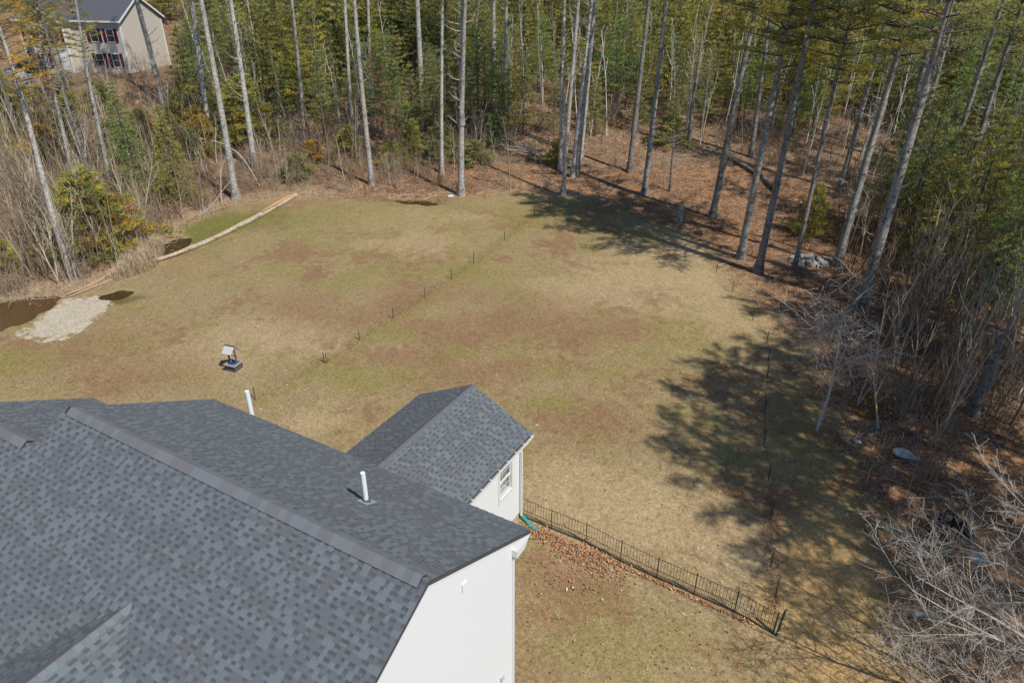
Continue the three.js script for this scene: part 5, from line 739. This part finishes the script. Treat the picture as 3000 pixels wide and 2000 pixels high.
{
  const a = logShape([[868, 577], [800, 615], [700, 668], [600, 716], [520, 748], [440, 774], [385, 790]], [0.2, 0.21, 0.19, 0.17, 0.15, 0.12, 0.1], 0.15), t = thing('fallen_log', 'long weathered pale pine log lying along the water edge', 'log'); part('trunk', a.s, paleLog, t);
  const e = a.q[0], d = a.q[0].clone().sub(a.q[2]).normalize(), m = part('cut_end', new THREE.CylinderGeometry(0.22, 0.24, 0.06, 12), cutWood, t, 'orange cut end'); m.position.copy(e).addScaledVector(d, 0.02); m.quaternion.setFromUnitVectors(V(0, 1, 0), d);
  const st = new Shape(), bp = (x, y, h) => ground(x, y).add(V(0, h, 0)); st.tube([bp(770, 634, 0.43), bp(815, 608, 0.44), bp(850, 587, 0.43)], [0.05, 0.11, 0.07], 6, [1, 1, 1]); part('peeled_strip', st, cutWood, t, 'strip of orange peeled wood');
}
solo('split_log', logShape([[420, 778], [340, 800], [270, 838], [195, 868]], [0.12, 0.11, 0.1, 0.05], 0.1, 7).s, splitWood, 'orange brown split timber at the end of the log, touching the sand', 'log');
solo('split_log', logShape([[395, 800], [330, 822], [260, 850], [200, 874]], [0.09, 0.1, 0.09, 0.04], 0.08, 7).s, matte({ color: rgb(0.42, 0.30, 0.19), bumpMap: barkTexture, bumpScale: 0.02 }), 'second split timber lying beside the orange brown one at the sand', 'log');
solo('fallen_log', logShape([[2125, 462], [2175, 490], [2230, 525], [2275, 565]], [0.17, 0.19, 0.2, 0.2], 0.22, 9).s, matte({ map: barkTexture, color: rgb(0.5, 0.46, 0.43), vertexColors: true }), 'dark fallen trunk lying across the brown litter between the pines', 'log');
solo('fallen_log', logShape([[2775, 1010], [2810, 993], [2870, 990], [2960, 1000]], [0.05, 0.07, 0.08, 0.07], 0.3, 8).s, whiteBranch, 'white birch log lying in the sapling thicket beside the broken trunk', 'log');
solo('fallen_log', logShape([[2530, 945], [2560, 965], [2595, 995]], [0.04, 0.05, 0.05], 0.15, 6).s, whiteBranch, 'short white branch on the litter below the largest grey pine', 'branch');
function branchAt(list, r0, name, label, mat) { const base = ground(list[0][0], list[0][1]), pts = list.map(([x, y], k) => k ? upright(base, x, y) : base.clone()).map((q) => q.sub(base)), c = new THREE.CatmullRomCurve3(pts), q = c.getPoints(16), s = new Shape(); s.tube(q, q.map((_, k) => lerp(r0, r0 * 0.4, k / 16)), 6, [1, 1, 1]); solo(name, s, mat, label, 'branch', base); }
branchAt([[583, 632], [620, 600], [650, 560], [688, 514]], 0.05, 'broken_branch', 'white broken branch leaning on the thick lichen pine', whiteBranch);
branchAt([[700, 575], [692, 550], [684, 513]], 0.035, 'broken_branch', 'second white broken branch standing against the lichen pine', whiteBranch);
branchAt([[760, 545], [735, 500], [700, 452], [650, 420], [585, 405]], 0.05, 'bent_branch', 'white arched branch bending over the brush beside the lichen pine', whiteBranch);
branchAt([[362, 722], [385, 665], [405, 620], [426, 573]], 0.04, 'broken_branch', 'tan leaning stem behind the reeds', matte({ color: rgb(0.48, 0.36, 0.27) }));
branchAt([[262, 530], [232, 450], [205, 375], [185, 320]], 0.05, 'broken_branch', 'thin white dead birch stem beside the pale leaning pine', whiteBranch);
branchAt([[760, 330], [740, 250], [722, 190], [715, 150]], 0.045, 'broken_branch', 'thin white dead birch stem beside the smooth straight pine', whiteBranch);
branchAt([[820, 455], [818, 400], [812, 350]], 0.04, 'broken_branch', 'short white dead stem in the brush behind the log', whiteBranch);
for (const [x, y, x2, y2] of [[2120, 385, 2200, 10], [2000, 300, 2050, 5], [1790, 310, 1810, 5], [1580, 340, 1600, 200], [1420, 360, 1425, 150], [2280, 370, 2300, 60]]) branchAt([[x, y], [(x * 2 + x2) / 3 + 3, (y * 2 + y2) / 3], [(x + 2 * x2) / 3 - 3, (y + 2 * y2) / 3], [x2, y2]], 0.05, 'white_birch', 'slim white birch stem among the young pines', whiteBranch);
scene.children.filter((o) => o.name.startsWith('white_birch')).forEach((o) => { o.userData.group = 'slim white birches among the young pines'; o.userData.category = 'tree'; });
{ // broken stump with its torn orange top
  const b = ground(1990, 656), t = thing('broken_stump', 'tall splintered pine stump with an orange torn top at the fence line', 'stump', b), s = new Shape(), pts = [V(0, -0.1, 0), V(0, 0.5, 0), V(0.01, 1.1, 0), V(0.02, 1.7, 0)]; s.tube(pts, [0.25, 0.2, 0.19, 0.18], 10, [0.95, 0.93, 0.9], 0.4, true); part('trunk', s, bark, t);
  for (let k = 0; k < 8; k++) { const a = k / 8 * 6.283, h = 0.12 + 0.22 * hash(k, 3), c = V(0.02 + 0.12 * Math.cos(a), 1.69, 0.12 * Math.sin(a)), q = new Shape(); q.tube([c, c.clone().add(V(0, h, 0))], [0.06, 0.01], 5, [1, 1, 1]); part('splinter', q, cutWood, t); }
  const sl = new Shape(); sl.tube([V(0.02, 0.05, 0.2), V(0.08, 0.5, 0.22), V(0.1, 1.0, 0.18)], [0.02, 0.07, 0.02], 5, [1, 1, 1]); part('bare_sliver', sl, whiteBranch, t);
}
const rockG = (seed, flatY = 0.7) => { const g = new THREE.IcosahedronGeometry(1, 2), p = g.attributes.position, q = V(0, 0, 0); for (let k = 0; k < p.count; k++) { q.fromBufferAttribute(p, k); const n = 0.7 + 0.5 * fbm(q.x * 1.3 + seed, q.y * 1.3 + q.z * 1.7 + seed * 3, 3); q.multiplyScalar(n); const m = Math.max(Math.abs(q.x), Math.abs(q.z)); if (m > 0.78) q.multiplyScalar(0.78 / m + 0.0 * n); q.y *= flatY; p.setXYZ(k, q.x, q.y, q.z); } g.computeVertexNormals(); return g; };
const ROCKS = [1, 2, 3, 4].map((k) => rockG(k * 7.3));
{
  const c = ground(2372, 770), t = thing('stone_pile', 'heap of grey field stones under the pines beside the needle-covered ground', 'stones', c), r = rngOf(51), mats = [[0.30, 0.29, 0.28], [0.38, 0.37, 0.35], [0.24, 0.235, 0.23], [0.34, 0.31, 0.27]].map((q) => matte({ color: rgb(...q), bumpMap: reliefTexture, bumpScale: 0.02 }));
  for (let k = 0; k < 64; k++) { const a = r() * 6.283, q = Math.sqrt(r()), h = (1 - q) * 0.62 * r(), s = 0.13 + 0.14 * r(), m = part('stone', ROCKS[k % 4], mats[Math.floor(r() * 4)], t); m.position.set(Math.cos(a) * q * 1.35, h + s * 0.5, Math.sin(a) * q * 0.95); m.rotation.set(r() * 0.6, r() * 6.28, r() * 0.6); m.scale.set(s * 1.35, s * 0.9, s); }
}
{
  const b = ground(2643, 1345), g = new THREE.IcosahedronGeometry(1, 3), p = g.attributes.position, q = V(0, 0, 0); for (let k = 0; k < p.count; k++) { q.fromBufferAttribute(p, k); q.y = Math.max(-0.4, q.y); const n = 0.85 + 0.3 * fbm(q.x * 1.1 + 4, q.z * 1.1 + q.y, 3); q.multiplyScalar(n); q.y = q.y * 0.45 - 0.42 * q.x; q.z *= 0.55; if (q.z > 0.28) q.z = 0.28; p.setXYZ(k, q.x, q.y, q.z); } g.computeVertexNormals(); const m = solo('boulder', g, matte({ color: rgb(0.60, 0.61, 0.55), bumpMap: reliefTexture, bumpScale: 0.02 }), 'pale tilted boulder at the edge of the woods beside the drive', 'boulder', b); m.position.y += 0.28; m.scale.setScalar(0.58); m.rotation.y = 0.25;
}
const stone = (x, y, s, label, col, k = 0) => { const m = solo('stone', ROCKS[k], matte({ color: rgb(...col) }), label, 'stone', ground(x, y)); m.position.y += s * 0.4; m.scale.set(s * 1.5, s * 0.8, s); return m; };
stone(1320, 577, 0.22, 'white stone at the foot of the forked pine', [0.68, 0.68, 0.66]); stone(2513, 1296, 0.13, 'small pale stone on the litter near the boulder', [0.52, 0.52, 0.54], 1); stone(2862, 1640, 0.3, 'rounded grey stone under the tangled bare branches', [0.36, 0.35, 0.32], 2); stone(2680, 1345, 0.16, 'small stone touching the pale tilted boulder', [0.48, 0.47, 0.4], 3);
{ const m = solo('scrap_bag', ROCKS[2], std({ color: rgb(0.72, 0.74, 0.85), roughness: 0.4 }), 'crumpled white scrap beside the water at the foot of the lichen-spotted pine', 'litter', ground(206, 838)); m.position.y += 0.05; m.scale.set(0.16, 0.07, 0.1); }
{ const m = solo('scrap_bag', ROCKS[1], std({ color: rgb(0.75, 0.78, 0.88), roughness: 0.4 }), 'white plastic scrap in the shade under the tangled bare branches', 'litter', ground(2692, 1802)); m.position.y += 0.05; m.scale.set(0.14, 0.07, 0.1); }
{
  const rubber = std({ color: rgb(0.014, 0.014, 0.018), roughness: 0.6 }), tyre = (() => { const pr = [[0.19, -0.09], [0.23, -0.105], [0.3, -0.105], [0.325, -0.07], [0.33, 0], [0.325, 0.07], [0.3, 0.105], [0.23, 0.105], [0.19, 0.09], [0.18, 0], [0.19, -0.09]].map(([x, y]) => new THREE.Vector2(x, y)); return new THREE.LatheGeometry(pr, 28); })();
  for (const [x, y, rx, rz, label] of [[2772, 1535, 1.25, 0.2, 'black tire propped upright at the edge of the brush'], [2752, 1572, 0.25, 0.1, 'black tire lying flat below the upright one'], [2830, 1560, 0.5, -0.5, 'black tire half buried in leaves beside the upright one']]) { const m = solo('tire', tyre, rubber, label, 'tire', ground(x, y)); m.position.y += rx > 1 ? 0.3 : 0.13; m.rotation.set(rx, 0, rz); }
}
// ---------------------------------------------------------------- the beige house behind the woods
{
  const base = ground(383, 214), h = thing('beige_house', 'beige two-storey house with dark roof and burgundy shutters behind the trees', 'house', base); h.rotation.y = THREE.MathUtils.degToRad(168.3);
  const L = 15.6, D = 8.6, E = 6.5, P = 0.62, RD = E + D / 2 * P, OV = 0.35;
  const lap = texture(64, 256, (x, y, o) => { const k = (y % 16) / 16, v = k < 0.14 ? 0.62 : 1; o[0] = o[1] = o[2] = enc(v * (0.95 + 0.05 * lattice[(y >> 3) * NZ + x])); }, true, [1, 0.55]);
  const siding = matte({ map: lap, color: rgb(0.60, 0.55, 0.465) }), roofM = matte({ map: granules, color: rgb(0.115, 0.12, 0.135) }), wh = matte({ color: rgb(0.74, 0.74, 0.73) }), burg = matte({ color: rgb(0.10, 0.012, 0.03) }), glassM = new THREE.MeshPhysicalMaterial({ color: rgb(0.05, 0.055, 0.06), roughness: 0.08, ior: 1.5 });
  const prism = (x0, x1, z0, z1, e, p, along) => { const s = new Shape(), zm = (z0 + z1) / 2, xm = (x0 + x1) / 2; if (along) { const f = (x) => [V(x, -1.5, z0), V(x, e, z0), V(x, e + (z1 - z0) / 2 * p, zm), V(x, e, z1), V(x, -1.5, z1)]; s.loft(f(x0), f(x1)); } else { const f = (z) => [V(x0, -1.5, z), V(x0, e, z), V(xm, e + (x1 - x0) / 2 * p, z), V(x1, e, z), V(x1, -1.5, z)]; s.loft(f(z0), f(z1)); } return s; };
  part('wall', prism(0, L, 0, D, E - 0.08, P, true), siding, h); part('front_wing', prism(7.4, 12.6, -1.5, 2, E - 0.3, P, false), siding, h);
  const roof = new THREE.Group(); roof.name = 'roof'; h.add(roof); const sl = (A, t = 0.16, m = roofM, n = 'roof_slope') => part(n, new Shape().loft(A, A.map((q) => q.clone().add(V(0, -t, 0)))), m, roof);
  sl([V(-OV, E - OV * P, -OV), V(L + OV, E - OV * P, -OV), V(L + OV, RD, D / 2), V(-OV, RD, D / 2)].map((q) => q.add(V(0, 0.12, 0)))); sl([V(-OV, RD, D / 2), V(L + OV, RD, D / 2), V(L + OV, E - OV * P, D + OV), V(-OV, E - OV * P, D + OV)].map((q) => q.add(V(0, 0.12, 0))));
  for (const s of [-1, 1]) sl([V(10, E - 0.18 + 2.6 * P, -1.8), V(10, E - 0.18 + 2.6 * P, 3.2), V(10 + s * 2.95, E - 0.18 - 0.35 * P, 3.2), V(10 + s * 2.95, E - 0.18 - 0.35 * P, -1.8)]);
  for (const s of [0, 1]) for (const x of [-OV - 0.03]) part('rake_board', new Shape().loft([V(x, RD + 0.1, D / 2), V(x, E - OV * P + 0.1, s ? D + OV : -OV), V(x, E - OV * P - 0.18, s ? D + OV : -OV), V(x, RD - 0.18, D / 2)], [V(x + 0.028, RD + 0.1, D / 2), V(x + 0.028, E - OV * P + 0.1, s ? D + OV : -OV), V(x + 0.028, E - OV * P - 0.18, s ? D + OV : -OV), V(x + 0.028, RD - 0.18, D / 2)]), wh, h);
  for (const s of [-1, 1]) part('rake_board', new Shape().loft([V(10, E + 2.6 * P - 0.2, -1.84), V(10 + s * 2.95, E - 0.35 * P - 0.2, -1.84), V(10 + s * 2.95, E - 0.35 * P - 0.45, -1.84), V(10, E + 2.6 * P - 0.45, -1.84)], [V(10, E + 2.6 * P - 0.2, -1.805), V(10 + s * 2.95, E - 0.35 * P - 0.2, -1.805), V(10 + s * 2.95, E - 0.35 * P - 0.45, -1.805), V(10, E + 2.6 * P - 0.45, -1.805)]), wh, h);
  part('fascia', B(-OV, 7.05, E - OV * P - 0.1, E - OV * P + 0.1, -OV - 0.14, -OV - 0.02), wh, h); part('fascia', B(12.95, L + OV, E - OV * P - 0.1, E - OV * P + 0.1, -OV - 0.14, -OV - 0.02), wh, h);
  for (const [x, z] of [[-0.03, -0.03], [-0.03, D - 0.17], [L - 0.17, -0.03], [7.37, -1.53], [12.43, -1.53]]) part('corner_board', B(x, x + 0.2, -0.6, E - 0.35, z, z + 0.2), wh, h);
  const win = (u, y, w, hh, z, shut = true) => { const g = new THREE.Group(); g.name = 'window'; h.add(g); part('frame', B(u - w / 2 - 0.1, u + w / 2 + 0.1, y - 0.1, y + hh + 0.1, z - 0.06, z + 0.02), wh, g); for (const k of [0, 1]) part('pane', B(u - w / 2, u + w / 2, y + k * hh / 2 + 0.03, y + (k + 1) * hh / 2 - 0.03, z - 0.075, z - 0.062), glassM, g); if (shut) for (const s of [-1, 1]) part('shutter', B(u + s * (w / 2 + 0.34) - 0.22, u + s * (w / 2 + 0.34) + 0.22, y - 0.06, y + hh + 0.06, z - 0.09, z - 0.01), burg, g, 'burgundy shutter'); };
  for (const u of [1.7, 4.15]) { win(u, 0.75, 1.0, 1.6, 0); win(u, 3.85, 1.0, 1.5, 0); } win(8.6, 3.8, 1.0, 1.5, -1.5); win(11.2, 3.8, 1.0, 1.5, -1.5); win(11.4, 0.75, 1.0, 1.6, -1.5); win(14.2, 3.8, 1.0, 1.5, 0); win(14.2, 0.7, 1.0, 1.6, 0);
  { const g = new THREE.Group(); g.name = 'door'; h.add(g); part('door_frame', B(7.75, 9.45, 0.15, 2.6, -1.58, -1.49), wh, g); part('door_leaf', B(8.1, 9.1, 0.2, 2.3, -1.62, -1.58), matte({ color: rgb(0.78, 0.79, 0.8) }), g); part('handle', B(8.18, 8.24, 1.15, 1.25, -1.68, -1.62), glassM, g); }
  { const g = new THREE.Group(); g.name = 'steps'; h.add(g); for (let k = 0; k < 4; k++) part('step', B(7.7, 9.5, -1.2 + k * 0.33 - 0.33, -1.2 + k * 0.33, -3.2 + k * 0.42, -1.52), matte({ color: rgb(0.5, 0.48, 0.44) }), g); }
}
// parking place and cars beside it
{
  const poly = [[-60, 225], [105, 232], [130, 262], [95, 300], [50, 335], [-60, 340]].map(([x, y]) => ground(x, y)), sh = new Shape(); const c = poly.reduce((a, b) => a.add(b), V(0, 0, 0)).multiplyScalar(1 / 6); poly.forEach((p, k) => { const n = poly[(k + 1) % 6]; for (let j = 0; j < 6; j++) for (const [t0, t1] of [[0, 0.5], [0.5, 1]]) { const a = p.clone().lerp(n, j / 6), b = p.clone().lerp(n, (j + 1) / 6), q = (e, t) => { const w = c.clone().lerp(e, t); w.y = land(w.x, w.z) + 0.12; return w; }; sh.quad(q(a, t0), q(b, t0), q(b, t1), q(a, t1), [1, 1, 1]); } });
  setting('parking_pavement', sh, matte({ color: rgb(0.24, 0.205, 0.175) }));
  const carShape = (L, W, H, suv) => { const body = new THREE.Shape(), pts = suv ? [[-0.5, 0.2], [-0.5, 0.55], [-0.36, 0.6], [-0.26, 0.62], [-0.14, 0.98], [0.4, 1.0], [0.48, 0.62], [0.5, 0.5], [0.49, 0.2]] : [[-0.5, 0.2], [-0.5, 0.5], [-0.44, 0.57], [-0.22, 0.64], [-0.1, 0.96], [0.18, 1.0], [0.34, 0.72], [0.47, 0.68], [0.5, 0.55], [0.49, 0.2]]; pts.forEach(([x, y], k) => k ? body.lineTo(x * L, y * H) : body.moveTo(x * L, y * H)); body.closePath(); return new THREE.ExtrudeGeometry(body, { depth: W - 0.16, bevelEnabled: true, bevelSize: 0.08, bevelThickness: 0.08, bevelSegments: 3 }).translate(0, 0, -(W - 0.16) / 2); };
  const car = (name, label, px, py, turn, col, suv) => {
    const p = ground(px, py); p.y += 0.14; const t = thing(name, label, 'car', p); t.rotation.y = turn; const L = 4.5, W = 1.78, H = suv ? 1.75 : 1.42;
    part('body', carShape(L, W, H, suv), new THREE.MeshPhysicalMaterial({ color: rgb(...col), metalness: 0.35, roughness: 0.3, clearcoat: 0.7 }), t); const gl = new THREE.MeshPhysicalMaterial({ color: rgb(0.02, 0.022, 0.025), roughness: 0.08 });
    for (const s of [-1, 1]) part('side_window', new Shape().loft([V(-0.19 * L, 0.68 * H, s * (W / 2 + 0.002)), V(0.27 * L, 0.72 * H, s * (W / 2 + 0.002)), V(0.17 * L, 0.94 * H, s * (W / 2 - 0.03)), V(-0.1 * L, 0.93 * H, s * (W / 2 - 0.03))], [V(-0.19 * L, 0.68 * H, s * (W / 2 - 0.05)), V(0.27 * L, 0.72 * H, s * (W / 2 - 0.05)), V(0.17 * L, 0.94 * H, s * (W / 2 - 0.08)), V(-0.1 * L, 0.93 * H, s * (W / 2 - 0.08))]), gl, t);
    part('rear_window', new Shape().loft([V(0.2 * L + 0.06, 0.97 * H, -W * 0.38), V(0.2 * L + 0.06, 0.97 * H, W * 0.38), V(0.33 * L + 0.09, 0.76 * H, W * 0.42), V(0.33 * L + 0.09, 0.76 * H, -W * 0.42)], [V(0.2 * L, 0.95 * H, -W * 0.38), V(0.2 * L, 0.95 * H, W * 0.38), V(0.33 * L, 0.74 * H, W * 0.42), V(0.33 * L, 0.74 * H, -W * 0.42)]), gl, t);
    for (const s of [-1, 1]) { part('tail_light', B(0.485 * L, 0.5 * L + 0.085, 0.5 * H, 0.63 * H, s * W * 0.36 - 0.16, s * W * 0.36 + 0.16), std({ color: rgb(0.4, 0.01, 0.01), roughness: 0.3 }), t); part('headlight', B(-0.5 * L - 0.085, -0.485 * L, 0.42 * H, 0.52 * H, s * W * 0.36 - 0.16, s * W * 0.36 + 0.16), std({ color: rgb(0.6, 0.6, 0.6), roughness: 0.2 }), t); for (const x of [-0.31 * L, 0.31 * L]) { const w = new THREE.Group(); w.name = 'wheel'; w.position.set(x, 0.32, s * (W / 2 - 0.08)); w.rotation.x = Math.PI / 2; t.add(w); part('tyre', new THREE.CylinderGeometry(0.33, 0.33, 0.22, 20), std({ color: rgb(0.015, 0.015, 0.015) }), w); part('rim', new THREE.CylinderGeometry(0.2, 0.2, 0.235, 12), std({ color: rgb(0.4, 0.4, 0.42), metalness: 0.6, roughness: 0.4 }), w); } }
  };
  car('parked_car', 'silver sedan parked at the end of the beige house drive', 38, 247, -0.15, [0.52, 0.54, 0.58], false);
  car('parked_car', 'dark sport utility car parked behind the silver sedan', 85, 226, 0.5, [0.018, 0.02, 0.03], true);
}
renderer.render(scene, camera);
